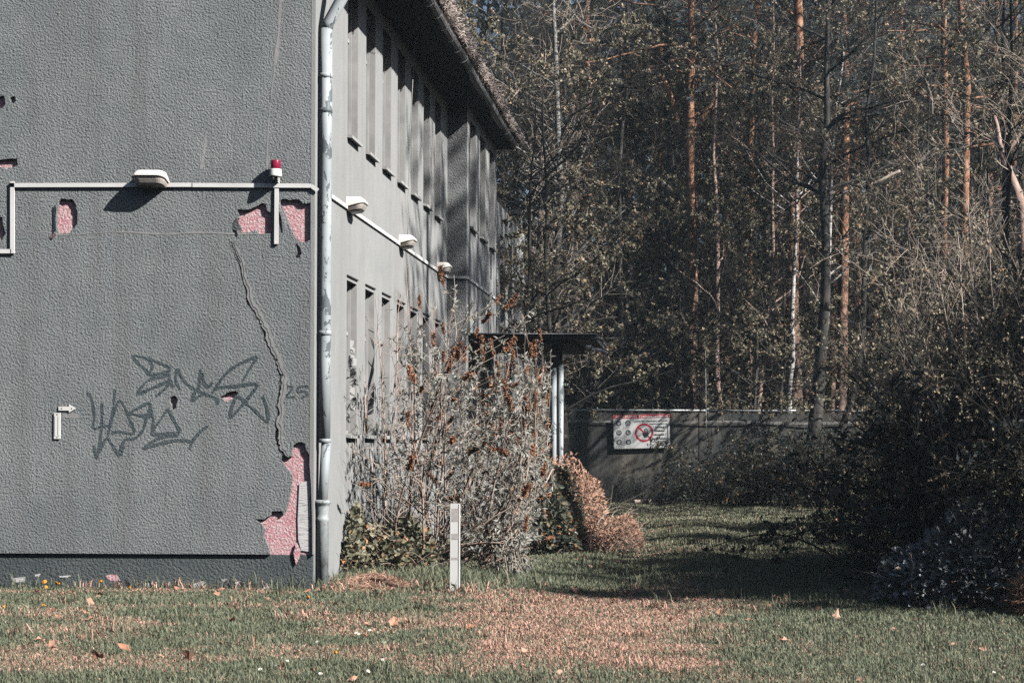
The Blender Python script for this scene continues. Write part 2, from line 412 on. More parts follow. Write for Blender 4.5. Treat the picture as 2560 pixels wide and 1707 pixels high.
MB().add(V, f, 0, np.clip(dryness(cx[:, 0], cx[:, 1])*1.1, 0, 1)*ss(34, 26, cx[:, 1])*.8, True).build('ground', M['soil'], kind='structure')

# lawn: every blade is geometry
gx, gy = [], []
for y0, y1, dens in ((9.2, 12, 6200), (12, 14.5, 4600), (14.5, 17.5, 3400), (17.5, 22, 2000), (22, 31, 1200), (31, 43.5, 420)):
    xa, xb = -.43*y1-.2, .215*y1+.3
    nb = int((xb-xa)*(y1-y0)*dens)
    bx = rs.uniform(xa, xb, nb); by = rs.uniform(y0, y1, nb)
    k = (bx > -.42*by-.15) & (bx < .205*by+.2) & ~((bx < -3.62) & (by > 16.41))
    gx.append(bx[k]); gy.append(by[k])
# longer tufts along walls, post and bush
def tuft(cx, cy, sx, sy, n):
    gx.append(rs.normal(cx, sx, n)); gy.append(rs.normal(cy, sy, n))
nlow = sum(map(len, gx))
tx = rs.uniform(-7, -3.55, 420); gx.append(tx); gy.append(16.39 - np.abs(rs.normal(0, .05, 420)))
tuft(-3.35, 17.1, .12, .5, 2600); tuft(-2.75, 17.6, .4, .5, 3600); tuft(-2.2, 16.1, .1, .08, 350); tuft(-2.5, 16.9, .5, .25, 1500)
for k in range(60):
    cy = rs.uniform(10, 17); cx_ = rs.uniform(-.4*cy, .2*cy)
    if not (cx_ < -3.5 and cy > 16.2): tuft(cx_, cy, .06, .05, 60)
for k in range(60):
    cy = rs.uniform(17, 30); cx_ = rs.uniform(-2.6, 3.2)
    tuft(cx_, cy, .1, .08, 50)
gx = np.concatenate(gx); gy = np.concatenate(gy)
k = ~((gx < -3.62) & (gy > 16.40)); low = (np.arange(len(gx)) < nlow)[k]; gx = gx[k]; gy = gy[k]
nb = len(gx); P_ = dryness(gx, gy)
dry = rs.random(nb) < P_
tint = np.where(dry, rs.uniform(.55, 1, nb), np.clip(rs.normal(.24, .11, nb)+.14*ss(18, 24, gy), 0, .52))  # farther blades tinted paler, painting in the brightness of the sunlit path
H = rs.uniform(.022, .055, nb)*np.where(dry, .75, 1)*(.7+.6*vnoise(gx, gy, 1.3, 31))
H = H*np.where(low & (gy > 15.6) & (gx < -3.5), .6, 1.0)
H = np.where(low, H, H*rs.uniform(1.6, 3.8, nb))
az = rs.uniform(0, 2*math.pi, nb); lean = np.where(dry, rs.uniform(.5, 1.6, nb), rs.uniform(.15, .75, nb))
wd = rs.uniform(.0022, .004, nb)*np.clip(gy/11, 1, 3.4)
pa = az + rs.uniform(.9, 2.2, nb)
B = np.stack([gx, gy, hgt(gx, gy)-.004], -1)
dirh = np.stack([np.cos(az), np.sin(az), 0*az], -1); wv = np.stack([np.cos(pa), np.sin(pa), 0*pa], -1)*wd[:, None]
up = np.array([0, 0, 1.0])
mid = B + dirh*(H*lean*.35)[:, None] + up*(H*.6)[:, None]
tip = B + dirh*(H*lean)[:, None] + up*(H*np.clip(1.05-.35*lean, .3, 1))[:, None]
V = np.stack([B-wv, B+wv, mid+wv*.8, mid-wv*.8, tip], 1)
o_ = np.arange(nb)[:, None]*5
g = MB(); g.add(V, o_+np.array([[0, 1, 2, 3]]), 0, tint)
g.f.append(((o_+np.array([[3, 2, 4]])), 0, tint.astype(np.float32), False))
go = g.build('lawn_grass', M['grass'], kind='stuff')
tag(go, 'short lawn grass, green with dry straw patches, in front of the wall', 'grass')

# ------------------------------------------------------------------ the grey building
XW = -3.62
bld = thing('grey_building', 'two storey grey rendered building with peeling plaster and narrow windows', 'building', (0, 0, 0))
FR = lambda u, v, d: (u, d, v)                     # front: depth is Y
ptop = [fw(-900, 470)[0], fw(776, 0)[0]]
xl, xr = -13.4, fw(776, 700)[0]
zb = fw(400, 1384)[1]
def sm(pts, jit=.006, sub=3, seed=1):
    """Ragged outline: subdivide and jitter."""
    r = random.Random(seed + len(pts)); out = []
    for i in range(len(pts)):
        a, b = pts[i], pts[(i+1) % len(pts)]
        for k in range(sub):
            t = k/sub; j = 0 if k == 0 else jit
            out.append((a[0]+(b[0]-a[0])*t + r.uniform(-j, j), a[1]+(b[1]-a[1])*t + r.uniform(-j, j)))
    return out
h_p1 = [c1(*p) for p in [(418,880),(440,850),(480,858),(520,855),(545,890),(555,960),(555,1030),(530,1060),(510,1090),(470,1100),(425,1103),(412,1060),(405,1000),(412,930)]]
h_p2 = [c1(*p) for p in [(1700,925),(1745,930),(1800,925),(1860,895),(1880,885),(1905,890),(1915,935),(1945,955),(1948,1100),(1880,1105),(1850,1108),(1840,1078),(1790,1092),(1740,1092),(1690,1070),(1680,1025),(1715,990)]]
h_tl = [c1(*p) for p in [(75,122),(108,115),(118,148),(97,172),(77,160)]]
h_t0 = [c1(*p) for p in [(-30,122),(30,115),(40,168),(22,200),(-30,218)]]
h_t2 = [c1(*p) for p in [(-30,572),(60,566),(125,565),(131,608),(90,625),(60,630),(42,640),(25,625),(-30,618)]]
h_t3 = [c1(*p) for p in [(-30,980),(18,985),(24,1050),(42,1098),(20,1142),(-30,1145)]]
h_g1 = [c2(*p) for p in [(1010,312),(1040,305),(1058,330),(1047,380),(1022,386),(1010,350)]]
h_g2 = [c2(*p) for p in [(1310,310),(1345,290),(1400,276),(1415,290),(1390,315),(1350,345),(1335,340),(1320,322)]]
def slit(line, wd):
    L = [(p[0]-wd[i]/2, p[1]) for i, p in enumerate(line)]; R_ = [(p[0]+wd[i]/2, p[1]) for i, p in enumerate(line)]
    return L + R_[::-1]
K = 2560/2352
crk = [fw(x*K, y*K) for x, y in [(526,552),(546,600),(560,650),(570,700),(588,722),(600,745),(613,785),(632,820),(643,858),(641,900),(638,960),(634,1006),(640,1024),(654,1045)]]
wds = [.006,.010,.014,.018,.020,.022,.026,.022,.018,.012,.020,.022,.028,.020]
rk = random.Random(4); crk2 = [crk[0]]; wd2 = [wds[0]]
for i in range(len(crk)-1):
    for k in (.25, .5, .75, 1.0):
        j_ = 0 if k == 1 else .011
        crk2.append((crk[i][0]*(1-k)+crk[i+1][0]*k+rk.uniform(-j_, j_), crk[i][1]*(1-k)+crk[i+1][1]*k)); wd2.append((wds[i]*(1-k)+wds[i+1]*k)*rk.uniform(.45, 1.35))
h_crk = slit(crk2, wd2)
h_p3b = [c1(*p) for p in [(2120,1172),(2148,1190),(2162,1235),(2150,1275),(2112,1280),(2130,1240)]]
r_p3 = [c1(*p) for p in [(2226,880),(2170,885),(2140,857),(2080,862),(2020,853),(2008,890),(2030,930),(2058,990),(2080,1050),(2100,1095),(2125,1140),(2160,1160),(2205,1160),(2226,1150)]]
r_p8 = [c2(*p) for p in [(1836,655),(1818,625),(1812,590),(1780,580),(1742,600),(1735,665),(1700,672),(1672,655),(1668,690),(1690,720),(1712,748),(1735,778),(1730,840),(1715,920),(1700,985),(1682,1012),(1672,990),(1615,990),(1608,1015),(1570,1040),(1512,1038),(1555,1070),(1575,1100),(1563,1135),(1590,1200),(1604,1236)]]
r_p8 = r_p8[:-1] + [(r_p8[-1][0], zb)]
jp = lambda l, s: [l[0]] + [q for a, b in zip(l[:-1], l[1:]) for q in (((a[0]+b[0])/2 + random.Random(int(a[0]*1e5)+s).uniform(-.007, .007), (a[1]+b[1])/2 + random.Random(int(a[1]*1e5)+s).uniform(-.007, .007)), b)]
outer = [(xl, zb), (xl, 6.7), (-8.5, 9.7), (xr, 7.05)] + jp(r_p3, 1) + jp(r_p8, 2)
holes = [sm(h, seed=i) for i, h in enumerate((h_p1, h_p2, h_tl, h_t2, h_t3, h_t0, h_g1, h_g2, h_p3b))] + [h_crk]
MB().sheet(outer, holes, FR, YF+.03, YF, 0).build('front_wall', M['render'], bld)
MB().add([(xl, YF+.032, zb-.03), (xr+.02, YF+.032, zb-.03), (xr+.02, YF+.032, 7), (-8.5, YF+.032, 9.6), (xl, YF+.032, 6.6)], [(0, 1, 2, 3, 4)], 0).build('base_coat', M['pink'], bld)
MB().box(xl, XW-.012, YF+.028, YF+.09, -.4, zb-.004).build('plinth', M['plinth'], bld)
# pale bead at the corner, broken away beside the large peeled patch
zp8 = r_p8[0][1]
MB().sheet([(xr, 7.05), (xr, zp8-.1), (xr+.012, zp8-.25), (xr+.02, zp8-.42), (xr+.026, zp8-.62), (xr+.030, zb), (xr+.040, zb), (xr+.040, 7.03)], [], FR, YF+.06, YF-.002, 0).build('corner_bead', M['side'], bld)
MB().sheet([(c2(1775,830)), (c2(1800,815)), (c2(1838,812)), (c2(1840,1000)), (c2(1838,1232)), (c2(1785,1225)), (c2(1768,1160)), (c2(1765,1040)), (c2(1770,930))], [], FR, YF+.032, YF+.020).build('bare_board', M['whiteboard'], bld)
MB().sheet([(c2(1742,1238)), (c2(1760,1180)), (c2(1782,1225)), (c2(1775,1270)), (c2(1757,1308)), (c2(1748,1275))], [], FR, YF+.02, YF+.006).build('hanging_flake', M['pink'], bld)
# curled plaster flakes at the edges of the holes
def flake(pts, lift, name='plaster_flake', m='render'):
    pts = [c1(*p) for p in pts]; xm = min(p[0] for p in pts); xM = max(p[0] for p in pts)
    V = [(p[0], YF - .002 - lift*(p[0]-xm)/(xM-xm), p[1]) for p in pts]
    V2 = [(a, b+.008, c) for a, b, c in V]; nn = len(pts)
    MB().add(V+V2, [tuple(range(nn))[::-1], tuple(range(nn, 2*nn))] + [(i, (i+1) % nn, nn+(i+1) % nn, nn+i) for i in range(nn)]).build(name, M[m], bld)
flake([(372,1105),(385,1010),(384,930),(403,890),(412,930),(405,1000),(410,1080)], .025)
flake([(1668,1075),(1676,1020),(1702,985),(1722,1040),(1745,1085),(1710,1080)], .035)
flake([(355,1140),(372,1108),(410,1100),(412,1112),(385,1130)], .03, m='pink')
flake([(1985,905),(2006,880),(2018,930),(2050,1000),(2062,1060),(2030,1010)], .03, m='whiteboard')
# trowelled lips and old seams in the render
def ribbon(mb, pts, wd, dep, closed=False, sub=4, jit=.10, seed=0, inc=4e-5):
    P = np.array(pts, float); n_ = len(P); out = []
    for i in range(n_-1):
        p0, p1, p2, p3 = P[max(i-1, 0)], P[i], P[i+1], P[min(i+2, n_-1)]
        for k in range(sub):
            t = k/sub
            out.append(.5*((2*p1)+(-p0+p2)*t+(2*p0-5*p1+4*p2-p3)*t*t+(-p0+3*p1-3*p2+p3)*t**3))
    out.append(P[-1]); P = np.array(out); T = np.gradient(P, axis=0); T /= np.maximum(np.linalg.norm(T, axis=1, keepdims=True), 1e-9)
    Nn = np.stack([-T[:, 1], T[:, 0]], 1); r = np.random.default_rng(seed)
    W = (wd if np.ndim(wd) else np.full(len(P), wd))
    if len(W) != len(P): W = np.interp(np.linspace(0, 1, len(P)), np.linspace(0, 1, len(W)), W)
    W = W*(1+r.normal(0, jit, len(P)))/2
    a = P+Nn*W[:, None]; b = P-Nn*W[:, None]; d = YF-dep-np.arange(len(P))*inc
    V = np.concatenate([np.stack([a[:, 0], d, a[:, 1]], 1), np.stack([b[:, 0], d, b[:, 1]], 1)]); m = len(P)
    mb.add(V, [(i, i+1, m+i+1, m+i) for i in range(m-1)])
    return mb
# raised lip right of the crack: a rounded ridge
lip = [(p[0]+.036+.008*math.sin(i*.6)+rk.uniform(-.006, .006), p[1]) for i, p in enumerate(crk2)]
mb = MB(); ribbon(mb, lip, [.02, .04, .05, .055, .055, .05, .05, .03], .005, sub=2, jit=.22, seed=3)
ribbon(mb, [(x+.012, z) for x, z in lip], [.01, .02, .028, .03, .03, .026, .02, .012], .0085, sub=2, jit=.3, seed=5)
mb.build('crack_lip', M['render_smooth'], bld)
mb = MB()
ribbon(mb, [fw(x*K, y*K) for x, y in [(645,-10),(640,80),(632,150),(622,230),(616,300),(613,390)]], [.03, .02, .03, .015, .02, .01], .0012, jit=.5)
ribbon(mb, [fw(x*K, y*K) for x, y in [(45,535),(100,533),(150,540),(210,536),(290,533),(380,538),(450,534),(530,537),(610,538)]], [.006, .008, .018, .008, .02, .012, .016, .022, .01], .0014, jit=.5)
ribbon(mb, [fw(x*K, y*K) for x, y in [(474,300),(470,340),(462,390)]], [.012, .02, .03], .0012)
mb.build('filled_seam', M['render_smooth'], bld)
# spray-painted tags
UP = [[(870,155),(830,125),(795,85),(790,70),(830,75),(920,103),(1005,140),(990,165),(890,185),(868,150)], [(885,95),(905,135),(888,182),(960,175),(1000,185),(945,200),(880,215),(815,295),(920,255),(1012,218),(975,270),(925,310)],
      [(1000,155),(1010,215),(1032,258)], [(1070,270),(1045,220),(1050,150),(1090,215),(1135,255),(1215,295),(1285,325),(1290,360)], [(1165,262),(1140,338),(1180,310),(1225,290)],
      [(1190,150),(1185,230),(1180,290)], [(1200,170),(1215,235),(1240,252),(1262,225)], [(1275,270),(1330,190),(1400,130),(1525,75),(1500,120),(1440,222)],
      [(1260,288),(1300,258),(1400,250),(1525,236),(1490,300),(1380,428),(1370,400),(1398,322),(1420,312),(1460,350),(1520,400),(1590,462),(1586,380),(1560,305)]]
LO = [[(518,288),(545,330),(560,430),(553,500),(610,490),(655,484)], [(605,350),(605,470),(595,570),(572,682),(558,600)], [(682,268),(672,400),(655,480),(640,545)],
      [(655,484),(710,335),(770,450),(795,530),(700,520),(662,532)], [(588,645),(630,560),(655,580),(710,662),(735,600)], [(765,410),(890,350),(872,430),(850,510),(800,560),(742,570),(712,635)],
      [(765,410),(840,425),(905,425)], [(892,365),(912,450),(905,500)], [(1000,378),(960,440),(905,530),(1000,528),(1068,520),(1020,430),(998,380)], [(1062,540),(950,555),(852,622),(950,590),(1060,570),(1145,580)], [(1237,484),(1190,520),(1142,580),(1128,622)]]
NU = [[(1690,275),(1712,252),(1735,265),(1700,315),(1752,312)], [(1832,252),(1775,256),(1770,285),(1812,280),(1826,302),(1788,318)]]
for nm, S_, w_ in (('upper_tag', UP, .029), ('lower_tag', LO, .028), ('number_tag', NU, .024)):
    mb = MB()
    for i, s in enumerate(S_): ribbon(mb, [c2(*p) for p in s], w_, .0006+.00025*i, seed=i, inc=5e-6, jit=.2)
    mb.build('graffiti', M['spray'], bld)['label'] = {'upper_tag': 'upper angular graffiti tag', 'lower_tag': 'lower graffiti tag', 'number_tag': 'small faded graffiti number 25'}[nm]
# worn paint on the plinth
mb = MB(); c7 = lambda x, y: fw(x*.4252, 1400+y*.4252)
FRP = lambda u, v, d: (u*(YF+.03)/YF, d, v)
for i, s_ in enumerate([[(1135,180),(1140,140),(1190,125),(1212,130),(1175,160),(1150,190)], [(1440,175),(1470,158),(1530,165),(1600,150),(1610,170),(1540,192),(1460,190)], [(70,105),(150,98),(148,130),(80,130)], [(1300,112),(1335,110),(1325,124),(1302,122)], [(850,140),(898,128),(890,150),(858,155)], [(1380,135),(1412,122),(1400,142)], [(345,92),(420,90),(400,102),(350,100)], [(205,85),(240,80),(232,96),(210,96)]]):
    mb = MB(); mb.sheet(sm([c7(*p) for p in s_], .006, 3, i), [], FRP, YF+.03, YF+.0262); mb.build('worn_paint', M['whiteboard'], bld)
mb = MB(); mb.sheet(sm([c7(*p) for p in [(620,95),(650,85),(685,85),(712,120),(680,125),(640,115)]], .005, 3, 3), [], FRP, YF+.03, YF+.0262); mb.build('worn_paint', M['pink'], bld)

# side wall, tower, wing
SD = lambda u, v, d: (d, u, v)
WY = [17.94 + 1.018*i for i in range(7)]; WW = .545
def rect(y0, y1, z0, z1): return [(y0, z0), (y1, z0), (y1, z1), (y0, z1)]
holes = [rect(y, y+WW, 4.65, 6.28) for y in WY] + [rect(y, y+WW, 1.50, 3.13) for y in WY]
MB().sheet(rect(16.46, 25.30, -.3, 6.5), holes, SD, XW-.12, XW, 0, True, 1).build('side_wall', [M['side'], M['reveal']], bld)
XT = -3.33; TY = [25.64, 26.86, 28.10]; TW = .68
holes = [rect(y, y+TW, 4.68, 6.28) for y in TY] + [rect(y, y+TW, 1.5, 2.9) for y in TY[:1]]
MB().sheet(rect(25.302, 29.1, -.3, 6.5), holes, SD, XT-.12, XT, 0, True, 1).build('side_wall', [M['side'], M['reveal']], bld)['label'] = 'projecting stair bay wall'
MB().box(XW-.1, XT-.002, 25.30, 25.42, -.3, 6.5).build('pilaster', M['render_tower'], bld)
MB().box(XW-.1, XT-.002, 28.98, 29.098, -.3, 6.5).build('pilaster', M['render_tower'], bld)
WG = [29.5, 30.9, 32.3, 33.7, 35.1]
MB().sheet(rect(29.102, 37, -.3, 5.95), [rect(y, y+.7, 1.2, 5.4) for y in WG], SD, XW-.12, XW, 0, True, 1).build('side_wall', [M['side'], M['reveal']], bld)['label'] = 'shaded rear wing wall'
MB().box(xl, XW-.125, 16.47, 29.0, -.3, 6.48).box(xl, XW-.125, 29.01, 37, -.3, 5.94).build('core_wall', M['reveal'], bld)
MB().box(xl, XW-.02, 29.11, 37.0, 5.955, 6.06).build('wing_roof', M['slab'], bld)
fr_mesh = {}
def window(y, z0, z1, w_, X_, sill=True):
    key = (round(z1-z0, 2), w_)
    if key not in fr_mesh:
        h = z1-z0; b = MB(); t = .05
        b.box(-.115, -.08, 0, t, 0, h).box(-.115, -.08, w_-t, w_, 0, h).box(-.115, -.08, t, w_-t, 0, t).box(-.115, -.08, t, w_-t, h-t, h).box(-.112, -.084, t, w_-t, h*.66, h*.66+.04)
        b.box(-.08, -.066, t*.4, t*.8, .01, h-.01).box(-.08, -.066, w_-t*.8, w_-t*.4, .01, h-.01)
        p = MB(); p.box(-.106, -.100, t, w_-t, t, h*.66).box(-.106, -.100, t, w_-t, h*.66+.04, h-t)
        s = MB(); s.add([(-.08, -.015, .02), (-.08, w_+.015, .02), (.055, w_+.015, 0), (.055, -.015, 0), (-.08, -.015, -.012), (-.08, w_+.015, -.012), (.055, w_+.015, -.032), (.055, -.015, -.032)], [(0,3,2,1),(4,5,6,7),(0,1,5,4),(2,3,7,6),(0,4,7,3),(1,2,6,5)])
        fr_mesh[key] = (b.mesh('window', M['frame']), p.mesh('pane', M['glass']), s.mesh('sill', M['frame']))
    a, p, s = fr_mesh[key]
    o = link('window', a, bld, (X_, y, z0)); link('pane', p, o)
    if sill: link('sill', s, o)
lint = MB(); lint.box(.001, .016, -.01, WW+.01, 0, .014); lint = lint.mesh('lintel_strip', M['dark'])
for y in WY:
    window(y, 4.65, 6.28, WW, XW); window(y, 1.50, 3.13, WW, XW); link('lintel_strip', lint, bld, (XW, y, 3.17))
for y in TY: window(y, 4.68, 6.28, TW, XT)
window(TY[0], 1.5, 2.9, TW, XT)
for y in WG: window(y, 1.2, 5.4, .7, XW, False)
# lighter peeled scraps in the first two lower reveals
mb = MB()
for i in range(26):
    y = WY[0]+WW-.0015; zz = rs.uniform(1.75, 2.5); xx = XW-rs.uniform(.01, .07); s_ = rs.uniform(.008, .03)
    mb.add([(xx-s_, y-.0003*i, zz-s_*.7), (xx+s_*.6, y-.0003*i, zz-s_), (xx+s_, y-.0003*i, zz+s_*.9), (xx-s_*.5, y-.0003*i, zz+s_*1.3)], [(0, 1, 2, 3)])
mb.build('paint_scraps', M['white'], bld)
# roof, soffit, gutter
sl_ = (9.75-6.60)/(8.5-2.99)
MB().add([(-2.99, 16.1, 6.60), (-2.99, 29.3, 6.60), (-8.5, 29.3, 9.75), (-8.5, 16.1, 9.75), (-14, 16.1, 6.60), (-14, 29.3, 6.60),
          (-2.99, 16.1, 6.52), (-2.99, 29.3, 6.52), (-8.5, 29.3, 9.66), (-8.5, 16.1, 9.66), (-14, 16.1, 6.52), (-14, 29.3, 6.52)],
         [(0,1,2,3),(3,2,5,4),(7,6,9,8),(8,9,10,11),(0,6,7,1),(4,5,11,10),(0,3,9,6),(3,4,10,9),(1,7,8,2),(2,8,11,5)]).build('roof', M['tile'], bld)
for i in range(4):
    MB().box(-3.615+.145*i, -3.475+.145*i, 16.2, 29.25, 6.46, 6.485).build('soffit_board', M['soffit'], bld)
ang = np.linspace(math.pi, 2*math.pi, 9); gxx, gzz, gr = -3.045, 6.53, .068
out_ = [(gxx+gr*math.cos(a), gzz+gr*math.sin(a)) for a in ang]; in_ = [(gxx+(gr-.006)*math.cos(a), gzz+(gr-.006)*math.sin(a)) for a in ang[::-1]]
mb = MB(); prof = out_+in_; m_ = len(prof); nseg = 23; V = []
yy = np.linspace(16.0, 29.1, nseg)
for i, y in enumerate(yy):
    dz = .012*math.sin(i*1.3) - .008*math.sin(i*.5)
    V += [(x, y, z+dz) for x, z in prof]
mb.add(V, [(i*m_+j, (i+1)*m_+j, (i+1)*m_+(j+1) % m_, i*m_+(j+1) % m_) for i in range(nseg-1) for j in range(m_)], 0, None, False)
gut = mb.build('gutter', M['zinc'], bld)
ang2 = np.linspace(math.pi*.98, 2.08*math.pi, 9)
mb = MB(); o2 = [(gxx+(gr+.006)*math.cos(a), gzz+(gr+.006)*math.sin(a)) for a in ang2]; i2 = [(gxx+(gr-.001)*math.cos(a), gzz+(gr-.001)*math.sin(a)) for a in ang2[::-1]]
pr = o2+i2; mm = len(pr); V = [(x, 0, z) for x, z in pr]+[(x, .03, z) for x, z in pr]
mb.add(V, [(j, (j+1) % mm, mm+(j+1) % mm, mm+j) for j in range(mm)]+[tuple(range(mm))[::-1], tuple(range(mm, 2*mm))]); brm = mb.mesh('gutter_bracket', M['paleedge'])
for i, y in enumerate(np.arange(16.2, 29.0, .58)): link('gutter_bracket', brm, gut, (0, y, 0))
mb = MB(); mb.box(0, .34, 0, .285, 0, .022); rt = mb.mesh('roof_tile', M['tile'])
for i in range(44):
    o = link('roof_tile', rt, bld, (-3.28+rs.uniform(-.015, .015), 16.15+i*.2975, 6.755+rs.uniform(-.006, .006))); o.rotation_euler = (rs.uniform(-.02, .02), math.atan(sl_)+rs.uniform(-.03, .03), 0)
# needles, moss and twigs lying on the edge of the roof
nd = 22000
yy = rs.uniform(16.2, 29.4, nd); xx = -2.90-np.abs(rs.normal(0, .12, nd)); thick = .05+.24*vnoise(yy, 0*yy, 1.1, 41)*ss(29.6, 27.5, yy)
zz = 6.60+(-2.99-xx)*sl_ + .02 + rs.random(nd)**1.3*thick
L_ = rs.uniform(.05, .16, nd); d_ = norm(rs.normal(size=(nd, 3))*[1, 1, .7]); wv_ = norm(np.cross(d_, rs.normal(size=(nd, 3))))*rs.uniform(.002, .006, nd)[:, None]
c_ = np.stack([xx, yy, zz], -1); V = np.stack([c_-d_*L_[:, None]/2-wv_, c_-d_*L_[:, None]/2+wv_, c_+d_*L_[:, None]/2+wv_*.5, c_+d_*L_[:, None]/2-wv_*.5], 1)
mb = MB(); mb.add(V, np.arange(nd*4).reshape(nd, 4), 0, np.clip(rs.normal(.45, .25, nd), 0, .93)+np.where(vnoise(yy, xx, .8, 5) > .72, .07, 0))
tag(mb.build('roof_litter', M['debris'], kind='stuff'), 'pale dry needles and moss heaped along the roof edge above the gutter', 'roof litter')

# ------------------------------------------------------------------ things fixed to the walls
dp = thing('downpipe', 'peeling pale grey downpipe on the building corner with cast iron foot', 'downpipe', (0, 0, 0))
PXc, PYc = -3.545, 16.53
def px(xs_, ys_): q = at(xs_, ys_, PYc); return q
zt = at(745, 62, PYc).z; zm = at(735, 1015, PYc).z; zc = at(740, 1150, PYc).z
r0 = .056
MB().tube([(PXc, PYc, zm), (PXc, PYc, zm+.8), (PXc+.003, PYc, zt-1.2), (PXc+.004, PYc, zt-.02)], r0, 20).build('upper_pipe', M['pipe'], dp)
MB().tube([(PXc+.004, PYc, zt-.03), (PXc+.02, PYc, zt+.035), (PXc+.30, PYc, zt+.55), (gxx-.02, PYc, 6.30), (gxx, PYc, 6.48)], r0*1.0, 20).build('swan_neck', M['pipe'], dp)
for zz in (at(745, 175, PYc).z, at(745, 765, PYc).z):
    MB().lathe([(r0+.001, -.022), (r0+.007, -.02), (r0+.007, .02), (r0+.001, .022)], 20, 0, Matrix.Translation((PXc, PYc, zz))).box(PXc-.075, PXc-.05, PYc-.02, PYc+.02, zz-.012, zz+.012).build('pipe_clip', M['pipe'], dp)
for zz in (at(745, 255, PYc).z, at(745, 1012, PYc).z):
    MB().lathe([(r0-.002, -.02), (r0+.004, -.018), (r0+.004, .018), (r0-.002, .02)], 20, 0, Matrix.Translation((PXc+.003, PYc, zz))).build('pipe_joint', M['pipe'], dp)
a = at(749, 1017, PYc); b = at(740, 1160, PYc)
MB().tube([(b.x, PYc, b.z-.05), (a.x, PYc, a.z)], .046, 20).build('offset_pipe', M['pipe'], dp)
bx_ = at(740, 1250, PYc).x
MB().lathe([(.060, -.05), (.060, zc-.20), (.066, zc-.19), (.066, zc-.165), (.060, zc-.155), (.064, zc-.12), (.069, zc-.06), (.069, zc-.035), (.082, zc-.025), (.084, zc-.01), (.074, zc+.008), (.055, zc+.012)], 24, 0, Matrix.Translation((bx_, PYc, 0))).build('iron_foot', M['iron'], dp)

tr = thing('cable_trunking', 'white cable trunking run stepping across the front wall', 'cable trunking', (0, 0, 0), 0, 'white trunking runs')
def duct(p, q, h=.040, dep=.022, y=YF, par=tr, over=.02):
    (x0, z0), (x1, z1) = p, q
    L = math.hypot(x1-x0, z1-z0); an = math.atan2(z1-z0, x1-x0)
    Mx = Matrix.Translation(((x0+x1)/2, y, (z0+z1)/2)) @ Matrix.Rotation(-an, 4, 'Y')
    b = MB(); b.box(-L/2-over, L/2+over, -dep+.004, -.0005, -h/2+.003, h/2-.003, 0, Mx).box(-L/2-over, L/2+over, -dep, -dep+.0035, -h/2, h/2, 0, Mx)
    return b.build('duct', M['white'], par)
duct(c1(94,757), c1(1370,755)); duct(c1(1378,756), c1(2232,761), over=.0)
duct(c1(2236,762), c1(2282,794), over=.0)
duct(c1(94,745), c1(94,1230)); duct(c1(-200,1230), c1(86,1230), over=0)
duct(c1(1988,782), c1(1985,1178), over=0)
ts = thing('cable_trunking', 'white cable trunking sloping away along the side wall under the lamps', 'cable trunking', (0, 0, 0), 0, 'white trunking runs')
zz = 3.885
MB().box(XW+.0005, XW+.022, 16.62, 20.9, zz-.02, zz+.02).build('duct', M['white'], ts)
MB().box(XW+.0005, XW+.022, 20.91, 25.29, zz-.021, zz+.019).build('duct', M['white'], ts)
MB().box(XW+.0225, XT+.022, 25.276, 25.299, zz-.021, zz+.019).build('duct', M['white'], ts)
MB().box(XT+.0005, XT+.022, 25.305, 29.05, zz-.021, zz+.019).build('duct', M['white'], ts)
MB().box(XT+.0225, XT+.043, 28.05, 28.11, 2.6, 4.12).build('duct', M['white'], ts)

def lamp_mesh():
    def outl(hw, w0, w1, z0, z1, n=6):
        """D outline from the wall: (x, -w, z) with rounded far corners."""
        r = min(hw, w1-w0)*.42; pts = [(-hw, w0), (-hw, w1-r)]
        for a in np.linspace(math.pi, math.pi/2, n)[1:-1]: pts.append((-hw+r+r*math.cos(a), w1-r+r*math.sin(a)))
        pts += [(-hw+r, w1), (hw-r, w1)]
        for a in np.linspace(math.pi/2, 0, n)[1:-1]: pts.append((hw-r+r*math.cos(a), w1-r+r*math.sin(a)))
        pts += [(hw, w1-r), (hw, w0)]
        return [(x, -w_, z0+(z1-z0)*(w_-w0)/(w1-w0)) for x, w_ in pts]
    def loft(rings, capb=True, capt=True):
        b = MB(); n_ = len(rings[0]); V = [p for r in rings for p in r]; fs = []
        for i in range(len(rings)-1):
            for j in range(n_): fs.append((i*n_+j, i*n_+(j+1) % n_, (i+1)*n_+(j+1) % n_, (i+1)*n_+j))
        if capb: fs.append(tuple(range(n_))[::-1])
        if capt: k = (len(rings)-1)*n_; fs.append(tuple(range(k, k+n_)))
        b.add(V, fs, 0, None, False); return b
    hood = loft([outl(.160, .0, .185, -.112, -.062), outl(.163, .0, .19, -.105, -.054), outl(.150, .0, .178, -.06, -.03), outl(.128, .0, .155, -.012, -.006), outl(.118, .0, .142, .0, .0)])
    glass = loft([outl(.150, .004, .176, -.112, -.063), outl(.144, .006, .170, -.130, -.090), outl(.130, .012, .155, -.150, -.122), outl(.108, .02, .13, -.160, -.146), outl(.07, .03, .09, -.163, -.156)][::-1])
    return hood.mesh('hood', M['cream']), glass.mesh('diffuser', M['lampglass'])
hm, gm = lamp_mesh()
def wall_lamp(loc, rz, label):
    t = thing('wall_lamp', label, 'wall lamp', loc, rz, 'bulkhead lamps on the walls'); link('hood', hm, t); link('diffuser', gm, t); return t
q = c1(1098, 663); wall_lamp((q[0], YF-.001, q[1]), 0, 'cream bulkhead lamp on the front wall above the trunking')
wall_lamp((XW+.001, 18.02, 4.00), math.pi/2, 'cream bulkhead lamp on the side wall nearest the downpipe')
wall_lamp((XW+.001, 21.25, 4.00), math.pi/2, 'cream bulkhead lamp in the middle of the side wall run')
